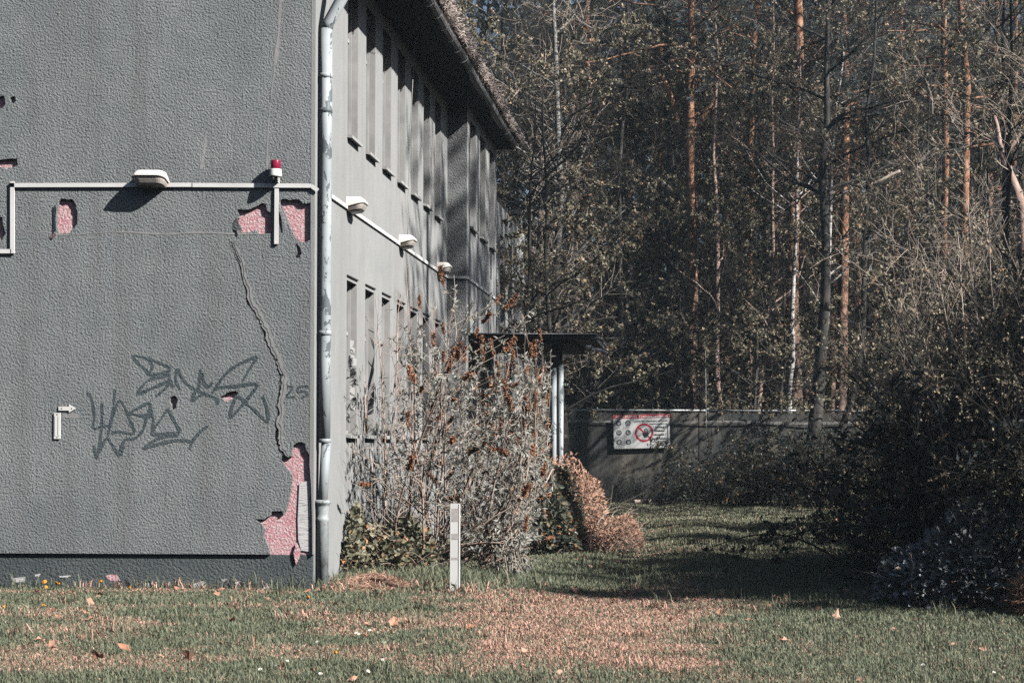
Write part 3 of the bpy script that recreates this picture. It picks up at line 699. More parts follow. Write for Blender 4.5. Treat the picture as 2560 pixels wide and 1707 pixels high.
wall_lamp((XW+.001, 24.42, 4.00), math.pi/2, 'shaded bulkhead lamp on the side wall beside the projecting bay')

q = c1(1992, 705)
bc = thing('alarm_beacon', 'small crimson alarm beacon on a white base above the trunking', 'alarm beacon', (q[0], YF-.085, q[1]))
MB().lathe([(.062, 0), (.060, .012), (.054, .068), (.052, .072)], 24).build('base', M['white'], bc)
MB().lathe([(.046, .072), (.048, .078), (.047, .150), (.044, .157), (.02, .160)], 24).build('cover', M['red'], bc)
mb = MB(); mb.box(-.015, .015, .03, .086, -.045, -.03).box(-.012, .012, .012, .035, -.03, 0).box(-.02, .02, .074, .085, -.06, .01); mb.build('bracket', M['white'], bc)
mb = MB(); mb.tube([(-.01, 0, .0), (-.014, .02, -.03), (-.008, .05, -.055)], .004, 6); mb.build('lead', M['dark'], bc)

pl_ = thing('marker_plate', 'small upright white marker strip screwed to the wall', 'marker plate', (*[(lambda q: (q[0], YF, q[1]))(c2(342, 485))][0],))
Wd, Hh = 37*.421/260.2, 154*.421/260.2
mb = MB(); mb.box(-Wd/2, Wd/2, -.014, -.001, -Hh/2, Hh/2).box(-Wd/2+.008, -Wd/2+.02, -.017, -.014, -Hh/2+.03, Hh/2-.03).box(Wd/2-.02, Wd/2-.008, -.017, -.014, -Hh/2+.03, Hh/2-.03); mb.build('plate', M['white'], pl_)
scm = MB().lathe([(.006, 0), (.006, .002), (.003, .003)], 8, 0, Matrix.Rotation(math.pi/2, 4, 'X')).mesh('screw', M['dark'])
for z in (-Hh/2+.015, Hh/2-.015): link('screw', scm, pl_, (0, -.014, z))
q0 = c2(350, 382)
ar = thing('arrow_sign', 'small white arrow pointing right above the marker strip', 'arrow sign', (q0[0], YF, q0[1]))
S_ = .421/260.2
mb = MB(); mb.sheet([(x*S_, z*S_) for x, z in [(0, -12), (62, -12), (62, -24), (105, 1), (62, 24), (62, 12), (0, 12)]], [], lambda u, v, d: (u, d, v), -.001, -.012); mb.build('plate', M['white'], ar)
for x in (18, 78): link('screw', scm, ar, (x*S_, -.012, 0))
q0 = c2(415, 425)
MB().sheet(sm([(q0[0]-.075, q0[1]-.02), (q0[0]+.085, q0[1]-.02), (q0[0]+.085, q0[1]+.02), (q0[0]-.07, q0[1]+.018)], .004, 4, 9), [], FR, YF, YF-.0016).build('paint_patch', M['render_smooth'], bld)
# hanging cable on the side wall
cw = [(XW+.10, 6.44), (XW+.09, 6.0), (XW+.06, 5.3), (XW+.05, 4.95), (XW+.03, 4.5), (XW+.035, 4.3), (XW+.012, 3.9)]
mb = MB(); mb.tube([(x, 21.60+.05*math.sin(z*2), z) for x, z in cw], .005, 6)
tag(mb.build('hanging_cable', M['wire']), 'thin pale cable hanging from the soffit down to the trunking', 'cable')

# entrance canopy
cp = thing('entrance_canopy', 'flat dark entrance canopy with a broken pale gutter end beside the bay', 'canopy', (0, 0, 0))
zt = at(1200, 766, 25.6).z; xr_ = at(1368, 770, 25.6).x
MB().box(XT+.002, xr_, 25.55, 28.7, zt-.085, zt-.012).build('roof_slab', M['slab'], cp)
MB().box(XT+.002, xr_+.02, 25.50, 28.72, zt-.012, zt).build('metal_edge', M['paleedge'], cp)
MB().box(XT+.002, xr_-.35, 25.62, 28.6, zt-.15, zt-.087).build('beam', M['dark'], cp)
a = at(1268, 800, 25.9).x; b = at(1291, 800, 25.9).x
MB().box(a, b, 25.85, 25.85+b-a, -.1, zt-.152).build('post', M['dark'], cp)
for xd, yt in ((1273, 845), (1288.5, 838)):
    t_ = at(xd, yt, 25.72); MB().tube([(t_.x, 25.72, 0), (t_.x, 25.72, t_.z)], .042, 16).build('drain_pipe', M['pipe'], cp)
def scrap(p0, p1, r, m='paleedge', name='broken_gutter'):
    a, b = at(*p0, 25.6), at(*p1, 25.7); mid = (a+b)/2 + Vector((0, -.01, .012))
    MB().tube([a, mid, b], [r, r*1.1, r*.5], 7).build(name, M[m], cp)
scrap((1345,797), (1362,800), .035); scrap((1358,801), (1396,811), .028); scrap((1362,774), (1390,786), .02, 'zinc')

# white marker post
b_ = ground_at(1045, 1366); Yp = b_.y; hp = at(1045, 1156, Yp).z - hz(b_.x, Yp)
mp = thing('marker_post', 'white flat marker post with worn grey bands standing in the lawn', 'marker post', (b_.x, Yp, hz(b_.x, Yp)))
wp = 21.5*2560/2352*Yp/F/2
MB().box(-wp, wp, -.018, .018, -.15, hp).box(-wp, -wp+.008, -.022, -.018, -.1, hp-.004).box(wp-.008, wp, -.022, -.018, -.1, hp-.004).build('post_body', M['postwhite'], mp)
for z0, z1 in ((.80, .945), (.60, .665), (.375, .40)):
    MB().box(-wp+.009, wp-.009, -.0195, -.0182, hp*z0, hp*z1).build('worn_band', M['postgrey'], mp)

# ------------------------------------------------------------------ fence and warning sign
YFE = 43.0
ztop = at(1560, 941, YFE).z
fe = thing('boundary_fence', 'tall dark sheet fence with a pale top rail behind the path', 'fence', (0, YFE, 0))
seams = [-8.6, -5.6, -2.9, at(1625, 940, YFE).x, 3.1, 6.3, 9.4, 12.6, 15.8, 19.0]
for i in range(len(seams)-1):
    x0, x1 = seams[i]+.012, seams[i+1]-.012; nx = 14; nz = 8; V = []
    for k in range(nz+1):
        for j in range(nx+1):
            u, v = j/nx, k/nz
            bul = .045*math.sin(u*math.pi)*math.sin(v*math.pi) + .02*math.sin(u*9+i*2)*math.sin(v*3+i)
            V.append((x0+(x1-x0)*u, -bul*(1 if i % 2 else .6), -.05+(ztop-.06+.05)*v - .025*math.sin(u*math.pi)*v**8))
    fs = [(k*(nx+1)+j, k*(nx+1)+j+1, (k+1)*(nx+1)+j+1, (k+1)*(nx+1)+j) for k in range(nz) for j in range(nx)]
    MB().add(V, fs, 0, None, True).build('screen_panel', M['fence'], fe)
    MB().tube([(seams[i]-.01, 0, ztop-.01+.012*math.sin(i*2)), ((seams[i]+seams[i+1])/2, 0, ztop-.02), (seams[i+1]-.03, 0, ztop-.01+.012*math.sin(i*2+2))], .028, 8).build('top_rail', M['fencepost'], fe)
    MB().tube([(seams[i], .09, -.2), (seams[i], .09, ztop+.05)], .033, 8).build('fence_post', M['fencepost'], fe)
mb = MB(); xx = np.arange(-8.5, 18.9, .24)
for x in xx: mb.tube([(x, -.03, ztop-.075), (x+.02, -.005, ztop+.02), (x+.05, .03, ztop-.06)], .006, 4)
mb.build('lacing', M['wire'], fe)['kind'] = 'stuff'
mb = MB()
for z in (ztop-.33, ztop-.30): mb.tube([(x, -.07, z+.02*math.sin(x*1.7)) for x in np.arange(-8, 19, 1.0)], .008, 5)
mb.build('tension_wire', M['wire'], fe)
mb = MB(); p_ = at(1620, 800, YFE-.1); mb.tube([(p_.x, -.1, p_.z+.3), (p_.x+.03, -.1, 2.2), (p_.x+.07, -.12, 1.2)], .008, 5); mb.build('hanging_wire', M['wire'], fe)

SW, SH = 1.412, .845
s0 = at(1408.5, 953.5, YFE-.11)
sg = thing('warning_sign', 'white warning sign with red band and stop hand hung on the dark fence', 'sign', s0)
sg.rotation_euler = (0, math.radians(-1.7), 0)
def su(x, y):
    return (((x-262)-(y-325)*.027)/1692*SW, -((y-325)+(x-262)*.031)/1000*SH)
FS = lambda u, v, d: (u, -d, v)
MB().sheet([(0, 0), (SW, 0), (SW, -SH), (0, -SH)], [], FS, -.004, 0).build('panel', M['signwhite'], sg)
MB().sheet([(.002, -.002), (SW-.002, -.002), (SW-.002, -.092), (.002, -.092)], [], FS, 0, .0012).build('header_band', M['signred'], sg)
def text(name, s, u, v, size, m, parent, width=None, off=.0, depth=.0028, al='LEFT'):
    cu = bpy.data.curves.new('lettering', 'FONT'); cu.body = s; cu.size = size; cu.offset = off; cu.align_x = al; cu.resolution_u = 3
    o = bpy.data.objects.new('lettering_source', cu); COL.objects.link(o)
    bpy.context.view_layer.update()
    me = bpy.data.meshes.new_from_object(o.evaluated_get(bpy.context.evaluated_depsgraph_get()))
    bpy.data.objects.remove(o); me.name = name
    co = np.zeros(len(me.vertices)*3, np.float32); me.vertices.foreach_get('co', co); co = co.reshape(-1, 3)
    k = 1.0 if width is None else width/max(co[:, 0].max()-co[:, 0].min(), 1e-6)
    x0 = co[:, 0].min() if al == 'LEFT' else 0
    new = np.stack([(co[:, 0]-x0)*k+u, np.full(len(co), -depth), co[:, 1]+v], 1)
    me.vertices.foreach_set('co', new.ravel().astype(np.float32)); me.update()
    me.materials.clear(); me.materials.append(M[m])
    return link(name, me, parent)
text('lettering', 'ACHTUNG Trainingsgelände', .045, -.075, .082, 'signwhite', sg, SW-.08, .0022)
text('lettering', 'Zutritt für Unbefugte verboten', .50, -.185, .062, 'signblack', sg, .86, .0005)
for s, yv, wd_, xc in (('- Achtung -', -.345, .32, 1.16), ('Schießstand', -.435, .25, 1.155), ('Lebensgefahr !', -.53, .31, 1.155), ('Betreten verboten', -.632, .37, 1.145)):
    text('lettering', s, xc-wd_/2, yv, .062, 'signblack', sg, wd_, .0022)
# black box with open left side
o_ = [(.90, -.235), (1.33, -.235), (1.365, -.27), (1.365, -.66), (1.33, -.695), (.905, -.695)]
i_ = [(.905, -.68), (1.325, -.68), (1.35, -.655), (1.35, -.275), (1.325, -.25), (.90, -.25)]
MB().sheet(o_+i_, [], FS, 0, .002).build('text_frame', M['signblack'], sg)
def circ(cx, cy, r, n=28): return [(cx+r*math.cos(2*math.pi*i/n), cy+r*math.sin(2*math.pi*i/n)) for i in range(n)]
C0 = (.765, -.455)
MB().sheet(circ(*C0, .232, 40), [circ(*C0, .186, 40)], FS, 0, .0024).build('prohibition_ring', M['signred'], sg)
c45 = math.cos(math.radians(45)); r_ = .188; hw_ = .019
MB().sheet([(C0[0]-c45*r_-hw_*c45, C0[1]+c45*r_-hw_*c45), (C0[0]+c45*r_-hw_*c45, C0[1]-c45*r_-hw_*c45), (C0[0]+c45*r_+hw_*c45, C0[1]-c45*r_+hw_*c45), (C0[0]-c45*r_+hw_*c45, C0[1]+c45*r_+hw_*c45)], [], FS, 0, .0020).build('prohibition_bar', M['signred'], sg)
hand = [(1150,850),(1180,845),(1200,865),(1196,780),(1200,725),(1218,725),(1222,830),(1240,830),(1243,700),(1262,695),(1268,830),(1282,830),(1300,725),(1318,725),(1310,850),(1325,855),(1350,790),(1364,800),(1335,880),(1320,940),(1290,970),(1240,975),(1195,975),(1165,925),(1140,870)]
MB().sheet([su(*p) for p in hand], [], FS, 0, .0032).build('stop_hand', M['signblack'], sg)
mb = MB(); k_ = 0
for L_ in ([(985,820),(1000,800),(1060,800),(1075,830)], [(975,850),(1080,850)], [(990,905),(1040,915)], [(1000,935),(1030,930),(1090,925)], [(1085,1020),(1120,975),(1150,965)]):
    for a, b in zip(L_[:-1], L_[1:]):
        a, b = su(*a), su(*b); d = (b[0]-a[0], b[1]-a[1]); l_ = math.hypot(*d); n_ = (-d[1]/l_*.003, d[0]/l_*.003); k_ += 1
        mb.sheet([(a[0]+n_[0], a[1]+n_[1]), (b[0]+n_[0], b[1]+n_[1]), (b[0]-n_[0], b[1]-n_[1]), (a[0]-n_[0], a[1]-n_[1])], [], FS, 0, .0009+.0001*k_, sides=False)
mb.build('face_outline', M['signpale'], sg)
icons = {0: [[(-.045,.0),(-.04,.02),(-.01,.032),(.03,.028),(.045,.005),(.045,-.008),(.0,-.012),(-.045,-.01)], [(-.03,-.02),(.03,-.02),(.022,-.045),(-.02,-.045)]],
         1: [[(-.055,-.03),(-.02,.035),(.0,.058),(.02,.035),(.055,-.03),(.04,-.04),(.012,.01),(.012,-.06),(-.012,-.06),(-.012,.01),(-.04,-.04)]],
         2: [[(-.05,-.01),(-.045,.03),(0,.05),(.045,.03),(.05,-.01),(.04,-.03),(.03,.02),(0,.034),(-.03,.02),(-.04,-.03)]],
         3: [[(-.035,.04),(-.008,.045),(.0,.0),(.045,-.018),(.045,-.035),(-.03,-.035),(-.04,-.01)]],
         4: [[(-.033,.035),(0,.048),(.033,.035),(.03,-.03),(0,-.05),(-.03,-.03)]],
         5: [[(-.035,.02),(-.02,.045),(-.01,.02),(.005,.05),(.03,.045),(.035,-.005),(.02,-.04),(-.015,-.045),(-.035,-.01)]]}
for k, (x, y) in enumerate([(427,567),(705,560),(437,845),(713,838),(442,1125),(722,1120)]):
    u, v = su(x, y)
    d_ = MB().sheet(circ(u, v, .070), [], FS, 0, .0016).build('pictogram_disc', M['signgrey'], sg)
    mb = MB()
    for j, s_ in enumerate(icons[k]): mb.sheet([(u+a*.95, v+b*.95) for a, b in s_], [], FS, 0, .0024+.0003*j)
    if k == 2: mb.sheet(circ(u, v-.012, .024, 14), [], FS, 0, .0030)
    mb.build('symbol', M['signpale'], d_)
    MB().sheet([(u-.062, v-.098), (u+.062, v-.098), (u+.062, v-.104), (u-.062, v-.104)], [], FS, 0, .001).sheet([(u-.042, v-.112), (u+.042, v-.112), (u+.042, v-.117), (u-.042, v-.117)], [], FS, 0, .001).build('caption_line', M['signpale'], sg)
for u in (.247, .485): MB().sheet([(u, -.11), (u+.004, -.11), (u+.024, -.80), (u+.020, -.80)], [], FS, 0, .0008).build('grid_line', M['signpale'], sg)
for v in (-.34, -.575): MB().sheet([(.05, v), (.242, v-.003), (.242, v-.007), (.05, v-.004)], [], FS, 0, .0007).build('grid_line', M['signpale'], sg)
u, v = su(1745, 1185)
sh_ = MB().sheet([(u-.032, v+.03), (u, v+.022), (u+.032, v+.03), (u+.03, v-.01), (u, v-.05), (u-.03, v-.01)], [], FS, 0, .0016).build('shield_emblem', M['signblack'], sg)
MB().sheet([(u-.014, v+.012), (u-.004, v-.008), (u+.016, v+.014), (u+.006, v-.028), (u-.008, v-.02)], [], FS, 0, .0024).build('symbol', M['signpale'], sh_)
for y_ in (.012, -.006, -.024): MB().sheet([(u+.05, v+y_), (u+.12, v+y_), (u+.12, v+y_-.006), (u+.05, v+y_-.006)], [], FS, 0, .001).build('caption_line', M['signpale'], sg)
for x, y in ((300, 1285), (1940, 1240), (300, 350), (1930, 290)):
    u, v = su(x, y); MB().sheet(circ(u, v, .009, 10), [], FS, 0, .003).build('eyelet', M['signgrey'], sg)

# ------------------------------------------------------------------ plants
def rand_dir(r, n): return norm(r.normal(size=(n, 3)))
def spawn(r, P, R, n, L, Np=5, t=(.25, 1.), side=.9, along=.5, up=.2, wob=.18, rr=.6, rmax=1, grav=0., tip=.25):
    T, Mn, _ = P.shape
    ln_ = np.linalg.norm(P[:, -1]-P[:, 0], axis=1); i = r.choice(T, n, p=ln_/ln_.sum())
    tt = r.uniform(t[0], t[1], n)*(Mn-1); k0 = np.minimum(tt.astype(int), Mn-2); fr = (tt-k0)
    base = P[i, k0]*(1-fr[:, None])+P[i, k0+1]*fr[:, None]; dp_ = norm(P[i, k0+1]-P[i, k0])
    rad = R[i, k0]*(1-fr)+R[i, k0+1]*fr
    rn = rand_dir(r, n); rn = norm(rn-(rn*dp_).sum(1, keepdims=True)*dp_)
    d = norm(along*dp_+side*rn+np.array([0, 0, up])); l = r.uniform(L[0], L[1], n)/(Np-1)
    pts = [base]
    for s in range(Np-1):
        pts.append(pts[-1]+d*l[:, None]); d = norm(d+r.normal(0, wob, (n, 3))+np.array([0, 0, grav]))
    C = np.stack(pts, 1); r0_ = np.minimum(rad*rr, rmax)
    return C, r0_[:, None]*np.linspace(1, tip, Np)[None]
def pick(r, P, n, t=(.2, 1.)):
    T, Mn, _ = P.shape
    i = r.integers(0, T, n); tt = r.uniform(t[0], t[1], n)*(Mn-1); k0 = np.minimum(tt.astype(int), Mn-2); fr = (tt-k0)[:, None]
    return P[i, k0]*(1-fr)+P[i, k0+1]*fr, norm(P[i, k0+1]-P[i, k0])
def leaves(mb, r, C, D, size, asp=.5, mat=0, spread=.8, tint=None, up=.2, offs=.5):
    """Diamond leaves at C pointing about D."""
    n = len(C); d = norm(D*(1-spread)+rand_dir(r, n)*spread+np.array([0, 0, up]))
    l = r.uniform(size*.6, size*1.3, n)[:, None]; s = norm(np.cross(d, rand_dir(r, n)))*l*asp*.5
    C = C+rand_dir(r, n)*size*offs*r.random((n, 1))
    V = np.stack([C, C+d*l*.45+s, C+d*l, C+d*l*.5-s], 1)
    if tint is None: tint = np.clip(r.normal(.5, .24, n), 0, 1)
    mb.add(V, np.arange(4*n).reshape(n, 4), mat, tint)
def lance(mb, C, d, nrm, l, w_, mat=0, tint=None):
    """Folded lance-shaped leaves: two halves each."""
    n = len(C); s = norm(np.cross(d, nrm)); l = l[:, None]; w_ = w_[:, None]; b = norm(np.cross(s, d))
    V = np.stack([C, C+d*l*.3+s*w_*.5+b*w_*.12, C+d*l*.65+s*w_*.4+b*w_*.05, C+d*l-b*l*.08, C+d*l*.65-s*w_*.4+b*w_*.05, C+d*l*.3-s*w_*.5+b*w_*.12], 1)
    o = np.arange(n)[:, None]*6
    f = np.concatenate([o+np.array([[0, 1, 2, 3]]), o+np.array([[0, 3, 4, 5]])])
    mb.add(V, f, mat, np.concatenate([tint, tint]) if tint is not None else None)
def path(r, pts, n, wob=.0):
    pts = np.array([tuple(p) for p in pts], float); t = np.linspace(0, 1, len(pts)); q = np.linspace(0, 1, n)
    P = np.stack([np.interp(q, t, pts[:, i]) for i in range(3)], 1); P[1:] += np.cumsum(r.normal(0, wob, (n-1, 3)), 0)*[1, 1, .1]
    return P[None]

def leafy_tree(seed, H=13, r0_=.13, crown=3.0, lo=.18, nl=26, n2=170, n3=1100, nleaf=14000, ls=.055, leaf='springleaf', bk='bark', tw='twig', lean=(0, 0), limb_up=.25):
    r = np.random.default_rng(seed)
    T = path(r, [(0, 0, -.3), (lean[0]*.3, lean[1]*.3, H*.33), (lean[0], lean[1], H)], 14, .07*H/13)
    TR = (r0_*np.linspace(1, .12, 14)**.9)[None]
    A, AR = spawn(r, T, TR, nl, (crown*.55, crown*1.2), 7, (lo, .97), .95, .25, limb_up, .16, .5, .07)
    B_, BR = spawn(r, A, AR, n2, (crown*.2, crown*.5), 6, (.2, 1), .8, .6, .12, .22, .6, .03)
    C, CR = spawn(r, B_, BR, n3, (.35, 1.0), 5, (.15, 1), .8, .5, .1, .28, .6, .010)
    t = MB(); t.tubes(T, TR, 9, 0); t.tubes(A, AR, 5, 0)
    c = MB(); c.tubes(B_, np.maximum(BR, .006), 3, 0); c.tubes(C, np.maximum(CR, .0035), 3, 0)
    ph = r.uniform(0, 6.28, 3); cl = np.sin(C[:, 2, 0]*2.1+ph[0])*np.sin(C[:, 2, 1]*1.9+ph[1])+np.sin(C[:, 2, 2]*1.6+ph[2])*.7+r.normal(0, .35, len(C)); Cl = C[cl > np.quantile(cl, .62)]
    ncl = nleaf//4; p, d = pick(r, Cl, ncl); p = np.repeat(p, 4, 0); d = np.repeat(d, 4, 0)
    tint = np.clip(np.repeat(r.normal(.5, .24, ncl), 4)+r.normal(0, .12, ncl*4), 0, 1)
    leaves(c, r, p, d, ls, .6, 1, .85, tint)
    return t.mesh('trunk', M[bk]), c.mesh('crown', [M[tw], M[leaf]])
def pine(seed, H=17, r0_=.17, lo=.45, crown=3.2, nl=20, ntuft=1500, fork=None, bk='pinebark', lean=(0, 0), tl=.10):
    r = np.random.default_rng(seed)
    T = path(r, [(0, 0, -.3), (lean[0]*.5, lean[1]*.5, H*.5), (lean[0], lean[1], H)], 16, .035)
    TR = (r0_*np.linspace(1, .3, 16))[None]
    A, AR = spawn(r, T, TR, nl, (crown*.5, crown*1.1), 7, (lo, 1), 1., .12, .12, .17, .42, .07)
    B_, BR = spawn(r, A, AR, nl*7, (.5, 1.3), 5, (.3, 1), .8, .5, .25, .2, .6, .025)
    t = MB(); t.tubes(T, TR, 10, 0); t.tubes(A, AR, 6, 0)
    if fork is not None:
        for pts, ra, rb in fork:
            Pq = path(r, pts, 8, .02); t.tubes(Pq, np.linspace(ra, rb, 8)[None], 8, 0)
    c = MB(); c.tubes(B_, np.maximum(BR, .008), 3, 0)
    p, d = pick(r, B_, ntuft, (.35, 1)); k = 12
    p = np.repeat(p+rand_dir(r, ntuft)*.05, k, 0); d = np.repeat(d, k, 0); nn = len(p)
    q = norm(d*.5+rand_dir(r, nn)*.8+[0, 0, .15]); l = r.uniform(tl*.7, tl*1.3, nn)[:, None]; s = norm(np.cross(q, rand_dir(r, nn)))*.0055
    tn = np.clip(np.repeat(r.normal(.5, .22, ntuft), k)+r.normal(0, .1, nn), 0, 1)
    c.add(np.stack([p-s, p+s, p+q*l], 1), np.arange(3*nn).reshape(nn, 3), 1, tn)
    return t.mesh('trunk', M[bk]), c.mesh('crown', [M['twig'], M['needle']])
def shrub(seed, H=2.5, wd=1.6, ns=26, n2=160, n3=700, nleaf=6000, ls=.06, leaf='darkleaf', tw='twig', stem=None, asp=.6, up=1.0, arch=-.12, r0_=.014):
    r = np.random.default_rng(seed)
    b = np.stack([r.normal(0, wd*.25, ns), r.normal(0, wd*.25, ns), np.full(ns, -.1)], 1)
    d = norm(np.stack([b[:, 0]*.9/wd+r.normal(0, .35, ns), b[:, 1]*.9/wd+r.normal(0, .35, ns), np.full(ns, up)], 1)); l = r.uniform(.55, 1.1, ns)*H/6
    pts = [b]
    for s in range(7): pts.append(pts[-1]+d*l[:, None]); d = norm(d+r.normal(0, .1, (ns, 3))+[0, 0, arch])
    S = np.stack(pts, 1); SR = np.repeat((r0_*np.linspace(1, .3, 8))[None], ns, 0)
    B_, BR = spawn(r, S, SR, n2, (H*.15, H*.42), 6, (.15, 1), .8, .55, .15, .2, .65, .012)
    C, CR = spawn(r, B_, BR, n3, (H*.06, H*.2), 4, (.1, 1), .8, .5, .1, .25, .6, .006)
    t = MB(); t.tubes(S, SR, 5, 0); t.tubes(B_, np.maximum(BR, .003), 3, 0)
    c = MB(); c.tubes(C, np.maximum(CR, .002), 3, 0)
    ncl = nleaf//3; p, d = pick(r, C, ncl); p = np.repeat(p, 3, 0); d = np.repeat(d, 3, 0)
    leaves(c, r, p, d, ls, asp, 1, .85, np.clip(np.repeat(r.normal(.5, .2, ncl), 3)+r.normal(0, .12, ncl*3), 0, 1))
    return t.mesh('stems', M[stem or tw]), c.mesh('foliage', [M[tw], M[leaf]])
def plant(name, meshes, label, cat, loc, rz=0, sc=1, group=None, kinds=('trunk', 'crown')):
    t = thing(name, label, cat, loc, rz, group); t.scale = sc if hasattr(sc, '__len__') else (sc,)*3
    link(kinds[0], meshes[0], t); link(kinds[1], meshes[1], t); return t
def gloc(xd, Y): p = at(xd, 1100, Y); return (p.x, Y, hz(p.x, Y))

# ------------------------------------------------------------------ the forest
R1 = np.random.default_rng(5)
ug4 = shrub(84, 5.6, 1.3, 34, 300, 1500, 17000, .09, 'darkleaf', up=2.6, arch=-.02)
ug5 = shrub(85, 3.3, 1.2, 34, 280, 1500, 17000, .034, 'springleaf', up=1.7, arch=-.05)
lt = [leafy_tree(11, 12, .12, 3.0, .36, n3=480, ls=.085, nleaf=9500, tw='darktwig'), leafy_tree(12, 14, .15, 3.4, .36, lean=(.9, .2), n3=480, ls=.085, nleaf=9500, tw='darktwig'), leafy_tree(13, 10, .10, 2.8, .3, nl=30, lean=(-.6, 0), n3=480, ls=.08, nleaf=9500, tw='darktwig'), leafy_tree(14, 13, .13, 3.2, .42, nl=22, nleaf=9000, n3=480, ls=.085, tw='darktwig')]
LM = []; USED = set()
def where(xd, base):
    for n_ in sorted(LM, key=lambda q: abs(q[0]-xd)):
        s_ = base.format(('just ' if abs(n_[0]-xd) < 30 else 'a little ')+('left' if xd < n_[0] else 'right')+' of '+n_[1])
        if s_ not in USED: USED.add(s_); return s_
LM = [(1291,'the tall birch'),(1585,'the forked pine'),(2207,'the bright orange pine'),(1832,'the thick dark pine'),(1500,'the slim dark pine'),(1807,'the white birch stem'),(1660,'the pinkish white trunk'),(1878,'the stout dark trunk'),(1925,'the slanting dark trunk'),(2303,'the leaning pale trunk'),(1170,'the gutter end'),(1370,'the canopy'),(1470,'the warning sign'),(2035,'the bright broken branch'),(2110,'the pale saplings'),(2060,'the arching bramble cane')]
dk = [leafy_tree(21, 15, .2, 3.8, .1, nl=34, n2=220, n3=1300, nleaf=16000, ls=.10, leaf='darkleaf'), leafy_tree(22, 13, .17, 3.4, .08, nl=34, n2=220, n3=1300, nleaf=15000, ls=.09, leaf='darkleaf')]
bare = [leafy_tree(31, 12, .11, 3.2, .2, nl=30, n2=260, n3=1900, nleaf=900, tw='paletwig', limb_up=.5), leafy_tree(32, 14, .13, 3.0, .25, nl=30, n2=260, n3=1800, nleaf=1500, limb_up=.45)]
pn = [pine(41, 19, .17, .50, ntuft=2600, tl=.13), pine(42, 18, .15, .46, lean=(.5, 0), ntuft=2400, tl=.13), pine(43, 17, .14, .43, lean=(-.4, .2), ntuft=2400, tl=.13)]
def tree(kind, src, xd, Y, label, rz=0, sc=1, group=None, cat='tree'):
    g = gloc(xd, Y); return plant(kind, src, label, cat, g, rz, sc, group)
# trees one can single out
tree('birch_tree', leafy_tree(51, 15, .155, 3.2, .38, nl=22, n2=150, n3=800, nleaf=1200, bk='birch', limb_up=.5), 1291, 40, 'tall birch tree with banded white upper trunk near the end of the gutter')
T0 = Vector(gloc(1585, 44.6)); L0 = lambda x, y: tuple(at(x, y, 44.6)-T0)
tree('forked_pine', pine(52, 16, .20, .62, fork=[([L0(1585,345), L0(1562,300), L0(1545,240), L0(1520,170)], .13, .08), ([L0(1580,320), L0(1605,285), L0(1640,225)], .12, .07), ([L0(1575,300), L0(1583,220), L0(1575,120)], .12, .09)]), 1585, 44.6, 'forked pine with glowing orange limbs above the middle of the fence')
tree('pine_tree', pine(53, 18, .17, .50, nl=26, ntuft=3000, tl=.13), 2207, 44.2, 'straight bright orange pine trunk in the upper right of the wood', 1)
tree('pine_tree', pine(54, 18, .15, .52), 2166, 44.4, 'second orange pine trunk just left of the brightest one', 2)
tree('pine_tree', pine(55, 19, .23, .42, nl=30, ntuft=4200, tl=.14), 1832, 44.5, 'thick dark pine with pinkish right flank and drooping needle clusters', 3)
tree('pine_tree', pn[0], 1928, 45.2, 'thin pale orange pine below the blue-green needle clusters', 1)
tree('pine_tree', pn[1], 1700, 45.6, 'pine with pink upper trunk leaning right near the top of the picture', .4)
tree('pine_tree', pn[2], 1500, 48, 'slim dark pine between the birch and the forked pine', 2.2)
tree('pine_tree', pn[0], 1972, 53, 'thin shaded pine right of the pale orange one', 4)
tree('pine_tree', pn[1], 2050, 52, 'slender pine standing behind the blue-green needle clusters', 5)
tree('birch_tree', leafy_tree(56, 12, .115, 2.6, .5, nl=16, n2=120, n3=600, nleaf=1500, bk='whitebirch', limb_up=.5), 1807, 44.0, 'slim white birch stem standing just behind the fence')
tree('birch_tree', leafy_tree(57, 13, .12, 2.6, .5, nl=16, n2=120, n3=600, nleaf=1500, bk='whitebirch', limb_up=.5, lean=(.5, 0)), 1866, 44.8, 'white birch stem leaning slightly right beyond the fence')
tree('birch_tree', leafy_tree(58, 13, .12, 2.4, .5, nl=14, n2=110, n3=500, nleaf=1200, bk='palebark', limb_up=.5), 1660, 44.2, 'pinkish white trunk rising behind the fence right of the sign')
tree('birch_tree', leafy_tree(59, 13, .10, 2.4, .5, nl=14, n2=110, n3=500, nleaf=1200, bk='palebark', limb_up=.5), 1748, 44.3, 'thin pale trunk with pink bark between two dark trunks behind the fence')
tree('dark_tree', leafy_tree(60, 13, .21, 3.0, .6, nl=20, n2=170, n3=1000, nleaf=9000), 1878, 40, 'stout dark tree trunk standing in front of the fence')
tree('dark_tree', leafy_tree(61, 13, .11, 2.4, .6, nl=16, lean=(.9, 0), nleaf=9000), 1925, 39.5, 'slanting dark trunk right of the stout one by the fence')
tree('dark_tree', leafy_tree(62, 13, .20, 2.8, .3, nl=20, nleaf=9000), 1533, 46, 'dark trunk rising behind the sign and the fence')
tree('dark_tree', leafy_tree(63, 13, .15, 2.8, .3, nl=20, nleaf=9000, lean=(-1.2, 0)), 1655, 45, 'dark leaning trunk left of the pinkish white one')
tree('dark_tree', leafy_tree(64, 12, .13, 2.6, .25, nl=20, nleaf=9000), 1440, 45.5, 'dark thin trunk right of the canopy behind the fence')
tree('dark_tree', leafy_tree(65, 12, .15, 2.6, .25, nl=20, nleaf=9000), 1775, 45, 'dark double-branched trunk between the pale stems')
g0 = Vector(gloc(2356, 29)); L0 = lambda x, y: tuple(at(x, y, 29)-g0)
t_ = MB(); r = np.random.default_rng(66)
